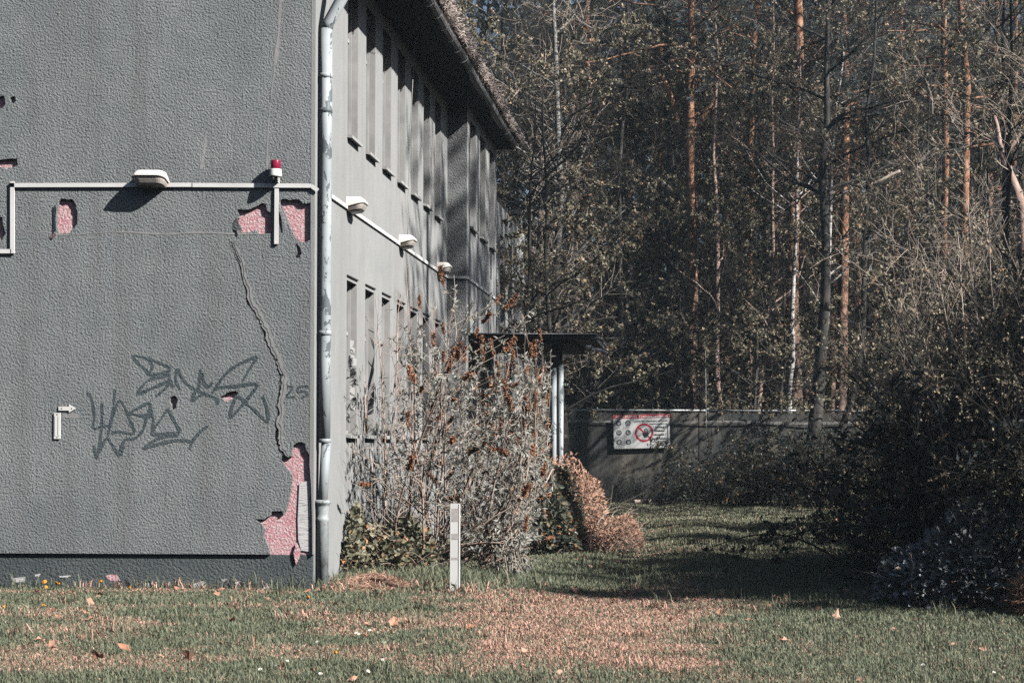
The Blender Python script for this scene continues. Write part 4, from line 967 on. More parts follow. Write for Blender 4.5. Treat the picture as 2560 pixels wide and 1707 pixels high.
t_.tubes(path(r, [(0, 0, -.2), L0(2354, 800), L0(2348, 560), L0(2345, 470), L0(2300, 360)], 12, .01), np.linspace(.12, .085, 12)[None], 10)
t_.tubes(path(r, [L0(2300, 362), L0(2292, 320), L0(2285, 268)], 6, .01), np.linspace(.06, .035, 6)[None], 8); t_.tubes(path(r, [L0(2302, 366), L0(2328, 330), L0(2345, 300)], 6, .01), np.linspace(.05, .03, 6)[None], 8)
Tp = path(r, [L0(2300, 360), L0(2270, 240), L0(2290, 60)], 8, .02); c_ = MB()
A_, AR_ = spawn(r, Tp, np.full((1, 8), .03), 14, (.6, 1.6), 6, (0, 1)); B_, BR_ = spawn(r, A_, AR_, 200, (.3, .7), 5); c_.tubes(A_, AR_, 4); c_.tubes(B_, BR_, 3)
p, d = pick(r, B_, 2400); leaves(c_, r, p, d, .05, .6, 1)
tree('leaning_tree', (t_.mesh('trunk', M['palebark']), c_.mesh('crown', [M['twig'], M['springleaf']])), 2356, 29, 'leaning pale pink tree trunk with two broken forks at the right edge')
tree('young_tree', lt[2], 1240, 39.5, 'small-leaved young tree growing against the far end of the grey wing', 2.1, .95)
tree('young_tree', bare[0], 1185, 41, 'pale bare branching tree rising behind the roof edge', 1, 1.0)
tree('young_tree', bare[1], 1400, 44.5, 'bare dark-limbed tree with spreading branches right of the birch', .3, 1.0)
tree('young_tree', bare[0], 2290, 27, 'pale twiggy bare tree above the right-hand thicket', 2.6, .78)
tree('young_tree', lt[0], 2112, 39.6, 'small-leaved tree in front of the orange pine trunks', 4.4, .85)
tree('young_tree', lt[3], 2330, 34, 'leafy young tree filling the upper right corner', 1.4, .95)
tree('young_tree', lt[2], 1212, 31.5, 'leafy young tree in front of the dark end of the grey wing', 3.3, .78)
tree('young_tree', lt[2], 1256, 34, 'leafy young tree rising behind the entrance canopy', .5, .85)
tree('young_tree', lt[1], 1350, 45, 'leafy tree above the entrance canopy roof', 3.0, .85)
fill = [(1180,49,1,1.0),(1270,48,0,1.0),(1330,50,3,1.05),(1420,49,0,1.05),(1480,48,2,1.05),(1560,51,1,1.0),(1620,48.5,2,1.1),(1690,49.5,0,.9),(1730,52,3,1.1),(1790,49,1,.95),(1840,51.5,2,1.1),(1900,50.5,0,1.0),(1960,49.5,3,1.05),(2020,48.5,1,.95),(2080,48,2,1.2),(2140,50,0,1.1),(2210,47,3,1.0),(2260,48,1,.95),(2310,46,0,1.1),(2350,47,2,1.2),(2430,49,0,1.1)]
for xd, Y, v, s in fill:
    tree('young_tree', bare[v % 2] if xd in (1180, 1330, 1420, 1560, 1730, 1900, 2020, 2140, 2260) else lt[v], xd, Y, where(xd, 'small-leaved young tree of the wood {}'), R1.uniform(0, 6.28), s*R1.uniform(.94, 1.06), 'small-leaved trees of the wood')
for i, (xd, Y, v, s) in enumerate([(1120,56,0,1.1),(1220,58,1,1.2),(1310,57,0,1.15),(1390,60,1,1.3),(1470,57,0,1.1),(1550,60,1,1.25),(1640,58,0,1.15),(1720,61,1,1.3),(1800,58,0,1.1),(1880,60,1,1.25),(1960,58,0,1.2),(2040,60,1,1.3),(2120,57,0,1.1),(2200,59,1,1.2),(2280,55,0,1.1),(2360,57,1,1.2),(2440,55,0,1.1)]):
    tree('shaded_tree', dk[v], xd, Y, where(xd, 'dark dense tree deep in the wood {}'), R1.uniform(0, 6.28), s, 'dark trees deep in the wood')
for i, (xd, Y, v) in enumerate([(1360,54,1),(1610,55,2),(1670,56,0),(1770,54,2),(1850,57,1),(1905,55,0),(2010,55,2),(2100,55,0),(2250,53,1),(2325,51,2)]):
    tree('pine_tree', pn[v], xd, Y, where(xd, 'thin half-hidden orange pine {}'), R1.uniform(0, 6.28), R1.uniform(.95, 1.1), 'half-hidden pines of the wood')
hq_ = pine(45, 22.5, .2, .76, crown=2.4, nl=30, ntuft=2600, tl=.14)
dk3 = leafy_tree(23, 9.2, .11, 1.5, .70, nl=30, limb_up=.05, n2=220, n3=1300, nleaf=17000, ls=.10, leaf='darkleaf')
hp_ = pine(44, 21, .2, .60, crown=2.3, nl=30, ntuft=2600, tl=.13)
# trees that stand just outside the frame on the right and shade the path and the bay wall
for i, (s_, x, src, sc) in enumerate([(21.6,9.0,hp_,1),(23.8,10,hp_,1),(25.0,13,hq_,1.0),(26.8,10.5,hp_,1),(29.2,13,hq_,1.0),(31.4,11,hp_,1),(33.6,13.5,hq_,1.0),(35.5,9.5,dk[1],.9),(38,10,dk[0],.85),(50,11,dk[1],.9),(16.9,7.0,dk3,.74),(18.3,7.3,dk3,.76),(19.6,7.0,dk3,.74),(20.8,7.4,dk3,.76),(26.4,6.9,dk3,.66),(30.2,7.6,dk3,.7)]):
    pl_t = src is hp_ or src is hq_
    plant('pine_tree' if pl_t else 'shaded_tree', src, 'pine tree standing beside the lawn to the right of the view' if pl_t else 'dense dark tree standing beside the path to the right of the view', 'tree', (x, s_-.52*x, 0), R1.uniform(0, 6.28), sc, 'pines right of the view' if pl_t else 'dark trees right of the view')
# the wood far behind reads as one mass
r = np.random.default_rng(77); mb = MB()
nf = 115000; p = np.stack([r.uniform(-24, 24, nf), 66+np.abs(r.normal(0, 5, nf)), r.uniform(.2, 25, nf)], 1)
nf_ = p[:, 2] > 5; p = p[nf_ | (r.random(nf) < .45)]; nf = len(p)
keep = r.random(nf) < np.clip(.35+1.0*vnoise(p[:, 0], p[:, 2], .5, 61), 0, 1); p = p[keep]
leaves(mb, r, p, rand_dir(r, len(p)), .34, .7, 1, 1, np.clip(r.normal(.30, .22, len(p)), 0, 1))
nt_ = 90; b = np.stack([r.uniform(-22, 24, nt_), r.uniform(62, 76, nt_), np.full(nt_, -.3)], 1); tp = b+np.stack([r.normal(0, .5, nt_), r.normal(0, .5, nt_), np.full(nt_, 19)], 1)
P = np.stack([b, b*.6+tp*.4+r.normal(0, .15, (nt_, 3)), tp], 1); mb.tubes(P, np.repeat([[.16, .13, .08]], nt_, 0)*r.uniform(.6, 1.4, (nt_, 1)), 6, 0)
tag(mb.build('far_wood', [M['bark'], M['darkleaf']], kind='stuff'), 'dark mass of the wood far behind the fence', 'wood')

# unseen ring of wood added beside and behind the camera to block sky light
nf = 26000; an = r.uniform(math.radians(150), math.radians(372), nf); ra = 31+np.abs(r.normal(0, 5, nf)); p = np.stack([ra*np.cos(an)*1.1-1, ra*np.sin(an)+8, r.uniform(.2, 21, nf)], 1)
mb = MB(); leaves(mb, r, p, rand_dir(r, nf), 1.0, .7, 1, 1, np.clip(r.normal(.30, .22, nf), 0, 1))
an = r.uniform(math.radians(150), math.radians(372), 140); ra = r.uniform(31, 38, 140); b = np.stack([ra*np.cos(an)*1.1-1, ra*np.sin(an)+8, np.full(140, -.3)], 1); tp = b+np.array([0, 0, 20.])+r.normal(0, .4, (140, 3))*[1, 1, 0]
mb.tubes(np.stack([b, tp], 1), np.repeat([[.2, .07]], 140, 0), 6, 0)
tag(mb.build('sky_block_wood', [M['bark'], M['darkleaf']], kind='stuff'), 'unseen dark wood added beside and behind the viewer to block sky light', 'wood')

# ------------------------------------------------------------------ undergrowth
sk = ('stems', 'foliage')
ug = [shrub(81, 1.8, 2.0, 30, 200, 900, 7000, .055, 'darkleaf'), shrub(82, 1.5, 2.2, 30, 200, 900, 7000, .06, 'ivy'), shrub(83, 2.6, 1.8, 26, 180, 900, 6000, .045, 'springleaf', up=1.4)]
for i, (xd, Y, v, s) in enumerate([(1450,42.3,0,.45),(1560,42.3,0,.35),(1620,42,1,.45),(1670,41.6,0,.8),(1720,40.5,1,1.0),(1780,40.2,0,1.05),(1840,39.5,1,1.05),(1900,39.3,0,.9),(1960,39,1,.9),(2020,38,0,.9)]):
    plant('undergrowth_bush', ug[v], where(xd, 'low dark bush by the fence {}'), 'bush', gloc(xd, Y), R1.uniform(0, 6.28), s, 'low bushes along the fence', sk)
for i, (xd, Y, v, s, lab) in enumerate([(2150,30,2,.85,'twiggy spring-green shrub at the left end of the right-hand thicket'),(2150,25,2,.8,'sunlit small-leaved shrub above the dark hollow on the right'),(2215,27,2,1.15,'tall twiggy shrub with yellowish buds in the right-hand thicket'),(2275,23,2,1.15,'small-leaved shrub behind the glossy bramble on the right'),(2350,21,2,1.15,'leafy shrub at the right edge above the bramble'),(2270,32,0,1.3,'dark evergreen shrub deep in the right-hand thicket'),(2340,28,0,1.4,'dark shrub under the leaning pale trunk'),(2170,35,1,1.0,'ivy-leaved shrub at the back of the right-hand thicket'),(2090,33,1,.7,'low ivy-leaved shrub where the path meets the thicket')]):
    plant('thicket_shrub', ug[v], lab, 'shrub', gloc(xd, Y), R1.uniform(0, 6.28), s, 'shrubs of the right-hand thicket', sk)
for i, (x, Y, v, s) in enumerate([(3.0,16.6,0,.8),(3.9,15.2,0,.9),(2.7,18.0,0,.7),(3.7,18.4,0,1.1),(4.6,16.5,0,1.5),(3.2,20.0,0,1.1),(4.4,19.5,2,1.3),(5.4,17.5,0,1.6),(5.6,14.8,1,1.3),(6.4,16.0,0,1.8),(5.2,22.5,2,1.1),(5.2,20.5,0,1.5)]):
    plant('thicket_shrub', ug[v], 'dense dark thicket shrub at the right edge of the lawn', 'shrub', (x, Y, hz(x, Y)), R1.uniform(0, 6.28), s, 'dense shrubs at the lawn edge', sk)

for i, (s_, x, sc) in enumerate([(18.1,7.6,.55),(18.6,6.4,.5),(19.5,7.4,.55),(20.2,6.5,.5),(21.0,7.6,.6)]):
    plant('thicket_shrub', ug4, 'tall dense dark shrub standing right of the view beside the lawn', 'shrub', (x, s_-.52*x, 0), R1.uniform(0, 6.28), sc, 'tall shrubs right of the view', sk)

for i, (x, y, sc, lab) in enumerate([(3.6,14.6,.7,'sunlit budding shrub behind the bramble at the right edge'),(3.6,15.8,.7,'budding shrub above the glossy bramble'),(3.9,16.9,.8,'tall budding shrub of the thicket near the broken sticks'),(3.55,18.0,.75,'budding shrub at the left front of the thicket'),(4.1,19.0,.85,'budding shrub behind the left front of the thicket'),(4.0,20.3,.85,'budding shrub in the middle of the thicket by the saplings'),(4.7,15.2,1.0,'budding shrub right of the view behind the bramble'),(4.8,16.8,1.05,'second budding shrub right of the view'),(4.9,18.4,1.05,'third budding shrub right of the view')]):
    plant('budding_shrub', ug5, lab, 'shrub', (x, y, hz(x, y)), R1.uniform(0, 6.28), sc, 'budding shrubs of the thicket', sk)
for xd, Y, v, s_ in ((1625,44.0,2,.72),(1720,43.9,0,.62),(1795,44.1,2,.68),(1560,44.2,2,.66)):
    tree('young_tree', lt[v], xd, Y, where(xd, 'low leafy sapling tree by the fence {}'), R1.uniform(0, 6.28), s_, 'low leafy trees by the fence')

# saplings: straight pale shoots
def sapling(pts, Y, label, r0_=.014, n2=14, bud=.4, m='pinktwig', name='sapling'):
    P = np.array([tuple(at(x, y, Y+.15*i)) for i, (x, y) in enumerate(pts)]); b = P[0].copy(); P = P-b; r = np.random.default_rng(int(pts[0][0]*7+pts[0][1]))
    Pq = path(r, P, 9, .006); t = MB(); RR = (r0_*np.linspace(1, .35, 9))[None]; t.tubes(Pq, RR, 6)
    c = MB(); A, AR = spawn(r, Pq, RR, n2, (.25, .8), 5, (.25, .95), .55, .7, .2, .08, .6, .006); c.tubes(A, np.maximum(AR, .0025), 4, 0)
    p, d = pick(r, A, int(n2*7*bud), (.3, 1)); leaves(c, r, p, d, .05, .4, 1, .5)
    o = thing(name, label, 'sapling', tuple(b), 0, 'saplings in the right-hand thicket'); link('stem', t.mesh('stem', M[m]), o); link('side_shoots', c.mesh('side_shoots', [M[m], M['springleaf']]), o)
S_ = [([(2103,1020),(2110,960),(2095,820),(2100,720)], 24, 'sapling with paired buds left of the sapling cluster'), ([(2150,1050),(2110,880),(2085,760),(2070,700)], 24.5, 'bent sapling leaning left with reddish tip buds'), ([(2190,1080),(2150,940),(2110,860),(2060,790)], 23.8, 'pale shoot leaning far to the left out of the thicket'),
      ([(2200,1060),(2165,960),(2130,800),(2095,690)], 25, 'long pale shoot crossing the sapling cluster'), ([(2225,1080),(2215,900),(2180,780),(2150,640)], 24.2, 'branched pale shoot in the middle of the sapling cluster'), ([(2228,1100),(2222,900),(2215,700),(2205,520)], 24.6, 'tall straight reddish sapling right of the cluster'),
      ([(2262,1090),(2255,900),(2235,640),(2220,470)], 23.5, 'tall curved sapling left of the straight one on the right'), ([(2302,1060),(2295,820),(2275,620),(2270,400)], 23, 'tallest thin sapling rising to the leaning trunk'), ([(2262,1100),(2230,950),(2190,860),(2165,700)], 26, 'sapling with crossing side shoots behind the cluster'),
      ([(2330,1040),(2345,800),(2335,600)], 22, 'sapling at the right edge of the picture'), ([(2040,1010),(2030,930),(2005,870),(1985,840)], 27, 'arched thin shoot at the left of the thicket'), ([(2290,1100),(2310,930),(2325,820),(2352,690)], 22.5, 'pale shoot leaning right at the edge')]
for p_, Y_, l_ in S_: sapling(p_, 15.4+(Y_-22)*.5, l_, .011, 18, .5, 'paletwig')
sapling([(2165,1270),(2120,1150),(2075,1100),(2025,1150)], 20, 'thin arching shoot at the left edge of the thicket', .008, 5, .5)
# small leafy shoots above the bramble
for i, (pts, l_) in enumerate([([(2205,1260),(2200,1190),(2150,1115)], 'young shoot with orange tip leaves leaning left above the bramble'), ([(2218,1260),(2210,1190),(2203,1145)], 'upright young shoot beside the leaning one above the bramble'), ([(2262,1260),(2250,1160),(2235,1080)], 'pale bare shoot above the bramble'), ([(2300,1240),(2306,1120),(2310,1030)], 'leafy upright shoot with reddish leaves above the bramble'), ([(2345,1250),(2338,1150),(2345,1080)], 'leafy shoot at the right edge above the bramble')]):
    sapling(pts, 15.6, l_, .006, 6, 1.6)

def single(name, pts, r_, m, label, cat, S=6, sub=None):
    P = [Vector(p) for p in pts]; b = P[0]; mb = MB(); r = np.random.default_rng(len(label))
    Pq = path(r, [p-b for p in P], max(8, len(P)*3), .004)[0]; n_ = len(Pq); RR = np.linspace(r_[0], r_[1], n_); mb.tubes(Pq, RR, S, cap=True)
    if sub: A, AR = spawn(r, Pq[None], RR[None], sub, (.1, .3), 4, (.1, .95), .8, .5, .1, .15, .6, .006); mb.tubes(A, AR, 4)
    o = mb.build(name, M[m]); o.location = b; return tag(o, label, cat)
single('bramble_cane', [at(x, y, 24+i*.1) for i, (x, y) in enumerate([(2085,1120),(2058,1105),(2035,1090),(2000,1078),(1965,1076),(1925,1083),(1895,1105),(1865,1130),(1835,1155),(1812,1175)])], (.011, .004), 'paletwig', 'long pale bramble cane arching left out of the thicket', 'bramble cane', 6, 12)
single('fallen_branch', [at(2006,424,33), at(2025,415,33), at(2045,402,33.05), at(2065,393,33.1)], (.032, .03), 'paletwig', 'short bright broken branch caught in the trees on the right', 'branch', 8)
single('dead_tree', [at(1400,820,46.5), at(1440,860,46), at(1490,900,45.5), at(1545,935,45)], (.16, .12), 'bark', 'dark fallen trunk leaning down behind the fence left of the sign', 'fallen trunk', 9)
single('stick', [at(2164,1296,15.5), at(2190,1288,15.5), at(2230,1268,15.5)], (.012, .008), 'pinktwig', 'lower broken stick lying in front of the bramble', 'stick', 6, 3)
single('stick', [at(2203,1290,15.45), at(2198,1262,15.45), at(2190,1226,15.45)], (.014, .009), 'pinktwig', 'upright broken stick crossing the other two by the bramble', 'stick')
single('stick', [at(2182,1248,15.55), at(2210,1240,15.55), at(2245,1236,15.55)], (.014, .008), 'paletwig', 'upper horizontal stick by the bramble', 'stick', 6, 4)
single('stick', [at(2230,1244,15.4), at(2248,1254,15.4), at(2262,1262,15.4)], (.009, .008), 'paletwig', 'short pale slanting stick in front of the bramble', 'stick')
single('stick', [at(1912,1290,23) + Vector((0, 0, .0)), at(1913,1225,23), at(1910,1205,23)], (.012, .008), 'paletwig', 'thin upright stick at the edge of the path before the thicket', 'stick', 6, 3)
single('log', [Vector((*ground_at(1455, 1157)[:2], .05)), Vector((*ground_at(1538, 1153)[:2], .06))], (.05, .035), 'paletwig', 'long pale log lying on the ground at the foot of the fence', 'log', 7, 3)
single('log', [Vector((*ground_at(1560, 1154)[:2], .05)), Vector((*ground_at(1625, 1152)[:2], .05))], (.045, .03), 'paletwig', 'shorter pale log right of the long one at the fence foot', 'log', 7, 3)

# ------------------------------------------------------------------ butterfly bush in front of the side wall
r = np.random.default_rng(91); ns = 64
b0 = np.array([-3.0, 19.9, 0.0]); bu = thing('butterfly_bush', 'large straggly bush with grey-green leaves and rusty dead flower spikes against the wall', 'bush', tuple(b0))
base = np.stack([r.uniform(-.42, .75, ns), r.uniform(-1.5, 1.6, ns), np.full(ns, -.05)], 1)
lt_ = (base[:, 0]+.42)/1.17
d = norm(np.stack([-.06+.42*lt_+r.normal(0, .2, ns), -.12+r.normal(0, .22, ns), 1.0-.28*lt_*r.random(ns)], 1)); l = r.uniform(.22, .43, ns)*(1-.10*lt_)
pts = [base]
for s in range(8):
    nxt = pts[-1]+d*l[:, None]; nxt[:, 0] = np.maximum(nxt[:, 0], -.55); pts.append(nxt); d = norm(d+r.normal(0, .07, (ns, 3))+np.array([.02, 0, -.07]))
S = np.stack(pts, 1)
n2_ = 18; b2 = np.stack([r.uniform(.0, .7, n2_), r.uniform(-1.5, -.4, n2_), r.uniform(.0, .2, n2_)], 1); d2 = norm(np.stack([r.uniform(.5, 1.1, n2_), r.uniform(-.5, .1, n2_), r.uniform(.25, .8, n2_)], 1)); p2 = [b2]
for s in range(8): p2.append(p2[-1]+d2*.17); d2 = norm(d2+r.normal(0, .06, (n2_, 3))+[0, 0, -.09])
S = np.concatenate([S, np.stack(p2, 1)]); ns += n2_; SR = r.uniform(.007, .017, ns)[:, None]*np.linspace(1, .32, 9)[None]
bare_ = S[:, 4, 0] < -.25
A, AR = spawn(r, S, SR, 1000, (.3, 1.0), 6, (.12, 1), .8, .55, .08, .15, .6, .006, -.06); A[..., 0] = np.clip(A[..., 0], -.56, None); cl_ = lambda u: np.where(u > .75, .75+.5*np.tanh((u-.75)/.6), u); A[..., 0] = cl_(A[..., 0]); S[..., 0] = cl_(S[..., 0])
mb = MB(); mb.tubes(S, SR, 6); mb.build('canes', M['pinktwig'], bu)
mb = MB(); mb.tubes(A, np.maximum(AR, .0022), 4); mb.build('side_shoots', M['paletwig'], bu)
# leaves sit in opposite pairs and rosettes, mostly on the right and upper side
nl_ = 6000; p, dd = pick(r, A, nl_, (.3, 1)); wgt = np.clip(.30+.55*ss(-.35, .4, p[:, 0])+.25*ss(1.2, 2.2, p[:, 2])*ss(-.5, .1, p[:, 0]), 0, 1)*np.where((p[:, 0] < .25) & (p[:, 2] < 1.1), .25, 1)
kp = r.random(nl_) < wgt; p = p[kp]; dd = dd[kp]; p = np.repeat(p, 4, 0); dd = np.repeat(dd, 4, 0); n_ = len(p)
ld = norm(dd*.5+rand_dir(r, n_)*.75+np.array([0, 0, -.12])); nr = norm(rand_dir(r, n_)*.6+np.array([0, -.2, .7])); ll = r.uniform(.04, .082, n_); lw = ll*r.uniform(.22, .32, n_); tn = np.clip(r.normal(.52, .2, n_), 0, 1)
front = np.argsort(p[:, 1])[:2600]; sel = r.choice(front, 300, replace=False); rest = np.ones(n_, bool); rest[sel] = False
one = MB(); lance(one, np.zeros((1, 3)), np.array([[0, 1., 0]]), np.array([[0, 0, 1.]]), np.array([1.]), np.array([.27]), 0, np.array([.55])); one = one.mesh('leaf', M['budleaf'])
def place(name, me, parent, C, D, Nn, Ls):
    s = norm(np.cross(D, Nn)); b_ = norm(np.cross(s, D))
    for i in range(len(C)):
        o = link(name, me, parent); o.matrix_local = Matrix(((s[i, 0]*Ls[i], D[i, 0]*Ls[i], b_[i, 0]*Ls[i], C[i, 0]), (s[i, 1]*Ls[i], D[i, 1]*Ls[i], b_[i, 1]*Ls[i], C[i, 1]), (s[i, 2]*Ls[i], D[i, 2]*Ls[i], b_[i, 2]*Ls[i], C[i, 2]), (0, 0, 0, 1)))
place('leaf', one, bu, p[sel], ld[sel], nr[sel], ll[sel])
mb = MB(); lance(mb, p[rest], ld[rest], nr[rest], ll[rest], lw[rest], 0, tn[rest]); mb.build('foliage', M['budleaf'], bu, None, 'stuff')
# dead flower spikes
def spike_mesh(seed):
    r = np.random.default_rng(seed); t = np.linspace(0, 1, 8); P = np.stack([.22*np.sin(t*1.1), 0*t, .9*t-.35*t*t], 1)[None]
    m = MB(); m.tubes(P, np.full((1, 8), .012), 4, 0, .3); q, e = pick(r, P, 420, (.0, 1)); w_ = (1-np.abs((q[:, 2]/.6)-.4)*.6)[:, None]
    q = q+rand_dir(r, 420)*.062*np.clip(w_, .3, 1)*r.random((420, 1))**.5
    leaves(m, r, q, e, .075, .6, 0, 1); return m.mesh('flower_spike', M['panicle'])
spk = [spike_mesh(i) for i in range(4)]
tips = np.concatenate([A[:, -1], S[:, -1]]); td = norm(np.concatenate([A[:, -1]-A[:, -2], S[:, -1]-S[:, -2]]))
sc_ = np.where(tips[:, 0] > -.1, 1, .1)*(.25+np.clip(tips[:, 2]-.5, 0, 2)); ii = r.choice(len(tips), 120, replace=False, p=sc_/sc_.sum())
for j, i in enumerate(ii):
    o = link('flower_spike', spk[j % 4], bu); o.location = tips[i]; o.rotation_mode = 'QUATERNION'
    o.rotation_quaternion = Vector(td[i]).to_track_quat('Z', 'X'); o.scale = (r.uniform(.20, .40),)*3
# long leafless shoots at the left
for xa, ya, xb, yb, xm, ym in ((835,1180,824,560,832,780),(840,960,803,600,822,720),(885,1180,862,660,875,860),(945,1120,935,610,946,800),(905,900,925,665,912,760),(960,1180,1000,690,985,900),(860,1190,830,850,845,1000),(1000,1150,1000,700,1010,900)):
    Yq = 19.2; P_ = [Vector(at(x, y, Yq+.1*i))-Vector(b0) for i, (x, y) in enumerate([(xa, ya), ((xa+xm)/2+4, (ya+ym)/2), (xm, ym), ((xb+xm)/2-2, (yb+ym)/2), (xb, yb)])]
    Pq = path(r, P_, 12, .006); m_ = MB(); RR = np.linspace(.010, .003, 12)[None]; m_.tubes(Pq, RR, 5); B_, BR = spawn(r, Pq, RR, 5, (.15, .45), 4, (.3, .9), .6, .7, .2, .08); m_.tubes(B_, np.maximum(BR, .002), 3)
    m_.build('bare_shoot', M['pinktwig'], bu)
# creeper, bramble mound and straw at the foot of the wall
def mound(name, label, cat, loc, size, n, ls, leaf, tw, seed, asp=.75, parts=0, twn=120, dome=1.0, group=None):
    r = np.random.default_rng(seed); t = thing(name, label, cat, loc, 0, group)
    th = r.uniform(0, 6.28, n); rr_ = np.sqrt(r.random(n)); q = np.stack([np.cos(th)*rr_*size[0], np.sin(th)*rr_*size[1], size[2]*np.sqrt(np.clip(1-rr_**2, 0, 1))*r.random(n)**.45*dome], 1)
    q[:, 2] *= .55+.9*vnoise(q[:, 0]+seed, q[:, 1], 2.2, seed)
    d = norm(q*[1/size[0], 1/size[1], .8/size[2]]+rand_dir(r, n)*.8); nr = norm(rand_dir(r, n)*.55+np.array([.35, -.45, .6])); l_ = r.uniform(ls*.6, ls*1.25, n); tn = np.clip(r.normal(.5, .25, n), 0, 1)
    k = np.zeros(n, bool)
    if parts:
        k[r.choice(np.argsort(q[:, 1]-.5*q[:, 2])[:n//2], parts, replace=False)] = True
        om = MB(); lance(om, np.zeros((1, 3)), np.array([[0, 1., 0]]), np.array([[0, 0, 1.]]), np.array([1.]), np.array([asp]), 0, np.array([.55])); om2 = MB(); lance(om2, np.zeros((1, 3)), np.array([[0, 1., 0]]), np.array([[0, 0, 1.]]), np.array([1.]), np.array([asp*.9]), 0, np.array([.8]))
        ms = [om.mesh('leaf', M[leaf]), om2.mesh('leaf', M[leaf])]; kk = np.where(k)[0]
        place('leaf', ms[0], t, q[kk[::2]], d[kk[::2]], nr[kk[::2]], l_[kk[::2]]); place('leaf', ms[1], t, q[kk[1::2]], d[kk[1::2]], nr[kk[1::2]], l_[kk[1::2]])
    m = MB(); lance(m, q[~k], d[~k], nr[~k], l_[~k], l_[~k]*asp, 0, tn[~k]); m.build('foliage', M[leaf], t, None, 'stuff')
    bs = np.stack([r.uniform(-.8, .8, twn)*size[0], r.uniform(-.8, .8, twn)*size[1], np.zeros(twn)], 1); dd = norm(np.stack([r.normal(0, .5, twn), r.normal(0, .5, twn), np.full(twn, .8)], 1)); P = [bs]
    for s in range(6): P.append(P[-1]+dd*(size[2]*r.uniform(.07, .19, twn))[:, None]); dd = norm(dd+r.normal(0, .15, (twn, 3))+[0, 0, -.2])
    m = MB(); m.tubes(np.stack(P, 1), np.repeat(np.linspace(.005, .002, 7)[None], twn, 0), 4); m.build('stems', M[tw], t); return t
g1 = ground_at(925, 1308); mound('bramble_mound', 'low mound of brownish green bramble leaves at the foot of the butterfly bush', 'bramble', (g1.x-.05, 18.6, 0), (.72, .7, .5), 3400, .07, 'mound', 'pinktwig', 101, .7, 220, 160)
g1 = at(800, 1190, 17.9); mound('ivy_clump', 'small grey-green ivy clump climbing the wall beside the downpipe', 'ivy', (-3.54, 18.0, 0), (.11, .4, .6), 600, .06, 'mound', 'twig', 102, .85, 80, 30)
g1 = ground_at(1335, 1250); mound('bracken_heap', 'sunlit orange heap of dead bracken and straw beside the path', 'dead bracken', (g1.x-.05, g1.y-1.2, 0), (.5, .8, 1.2), 6500, .055, 'straw', 'paletwig', 103, .32, 0, 200)
mound('bracken_heap', 'lower skirt of dead orange bracken spreading onto the path', 'dead bracken', (g1.x+.28, g1.y-1.2, 0), (.62, .8, .55), 5500, .055, 'straw', 'paletwig', 107, .32, 0, 140, 1.0, 'pieces of dead bracken')
g1 = ground_at(1300, 1200); mound('green_underbrush', 'dark green leafy underbrush between the butterfly bush and the bracken', 'underbrush', (-1.95, 22.6, 0), (.55, .9, 1.3), 5000, .07, 'ivy', 'twig', 104, .7, 0, 80)
mound('bramble_bush', 'glossy grey-leaved bramble bush in the lower right corner', 'bramble', (at(2255, 1300, 15.2).x, 15.2, 0), (.95, .7, .74), 5600, .066, 'bramble', 'pinktwig', 105, .68, 300, 140)
mound('dry_clump', 'orange dry grass clump at the very right edge of the lawn', 'dry grass', (at(2352, 1395, 14.2).x+.1, 14.2, 0), (.2, .3, .32), 1600, .12, 'straw', 'pinktwig', 106, .08, 0, 20)
# long straw lying by the downpipe
r = np.random.default_rng(111); n_ = 5200; q = np.stack([r.normal(-3.1, .2, n_), r.normal(16.62, .22, n_)], 1); q = q[~((q[:, 0] < -3.5))]; n_ = len(q)
zz = hgt(q[:, 0], q[:, 1])+r.random(n_)*.12*np.exp(-((q[:, 0]+3.1)/.25)**2-((q[:, 1]-16.65)/.25)**2)+.012; c_ = np.stack([q[:, 0], q[:, 1], zz], 1)
d = norm(np.stack([r.normal(0, 1, n_), r.normal(0, .6, n_), r.normal(-.05, .22, n_)], 1)); l_ = r.uniform(.05, .2, n_)[:, None]; s = norm(np.cross(d, rand_dir(r, n_)))*.0028
mb = MB(); mb.add(np.stack([c_-d*l_/2-s, c_-d*l_/2+s, c_+d*l_/2+s*.4, c_+d*l_/2-s*.4], 1), np.arange(4*n_).reshape(n_, 4), 0, np.clip(r.normal(.6, .25, n_), 0, 1))
tag(mb.build('straw_heap', M['straw'], kind='stuff'), 'heap of dry straw on the lawn right of the downpipe', 'straw')

# ------------------------------------------------------------------ fallen leaves and flowers on the lawn
def leaf_mesh(seed, sc=1):
    r = np.random.default_rng(seed); n = 11; a = np.linspace(0, 2*math.pi, n, endpoint=False); rad = (.5+.5*np.cos(a/2)**2)*(1+.3*np.cos(5*a+seed))*r.uniform(.85, 1.15, n)
    V = [(0, 0, .02)]+[(rad[i]*math.cos(a[i])*1.2, rad[i]*math.sin(a[i])*.8, .55*(rad[i]*math.sin(a[i]))**2*(1 if seed % 2 else -.4)+.35*(rad[i]*math.cos(a[i]))**2+r.normal(0, .08)) for i in range(n)]
    m = MB(); m.add(V, [(0, 1+i, 1+(i+1) % n) for i in range(n)], 0, np.clip(r.normal(.25+.1*seed, .05, n), 0, 1)); return m.mesh('fallen_leaf', M['fallen'])
lms = [leaf_mesh(i) for i in range(7)]
r = np.random.default_rng(121)
c7d = lambda x, y: (x*.4252, 1400+y*.4252)
known = [(90,420),(310,340),(510,345),(535,390),(540,290),(245,510),(1105,290),(1465,495),(1365,395),(1740,318),(2310,400),(2160,400),(1110,600),(870,325),(590,600),(740,550),(1055,195),(1570,262),(300,545),(480,485),(1780,360),(1330,510),(580,240),(385,285),(425,232),(1310,205),(2200,215),(110,155)]
pts = [ground_at(*c7d(x, y), disp=False) for x, y in known]
c8 = lambda x, y: ground_at(1400+x*.4932, 1000+y*.4932, False)
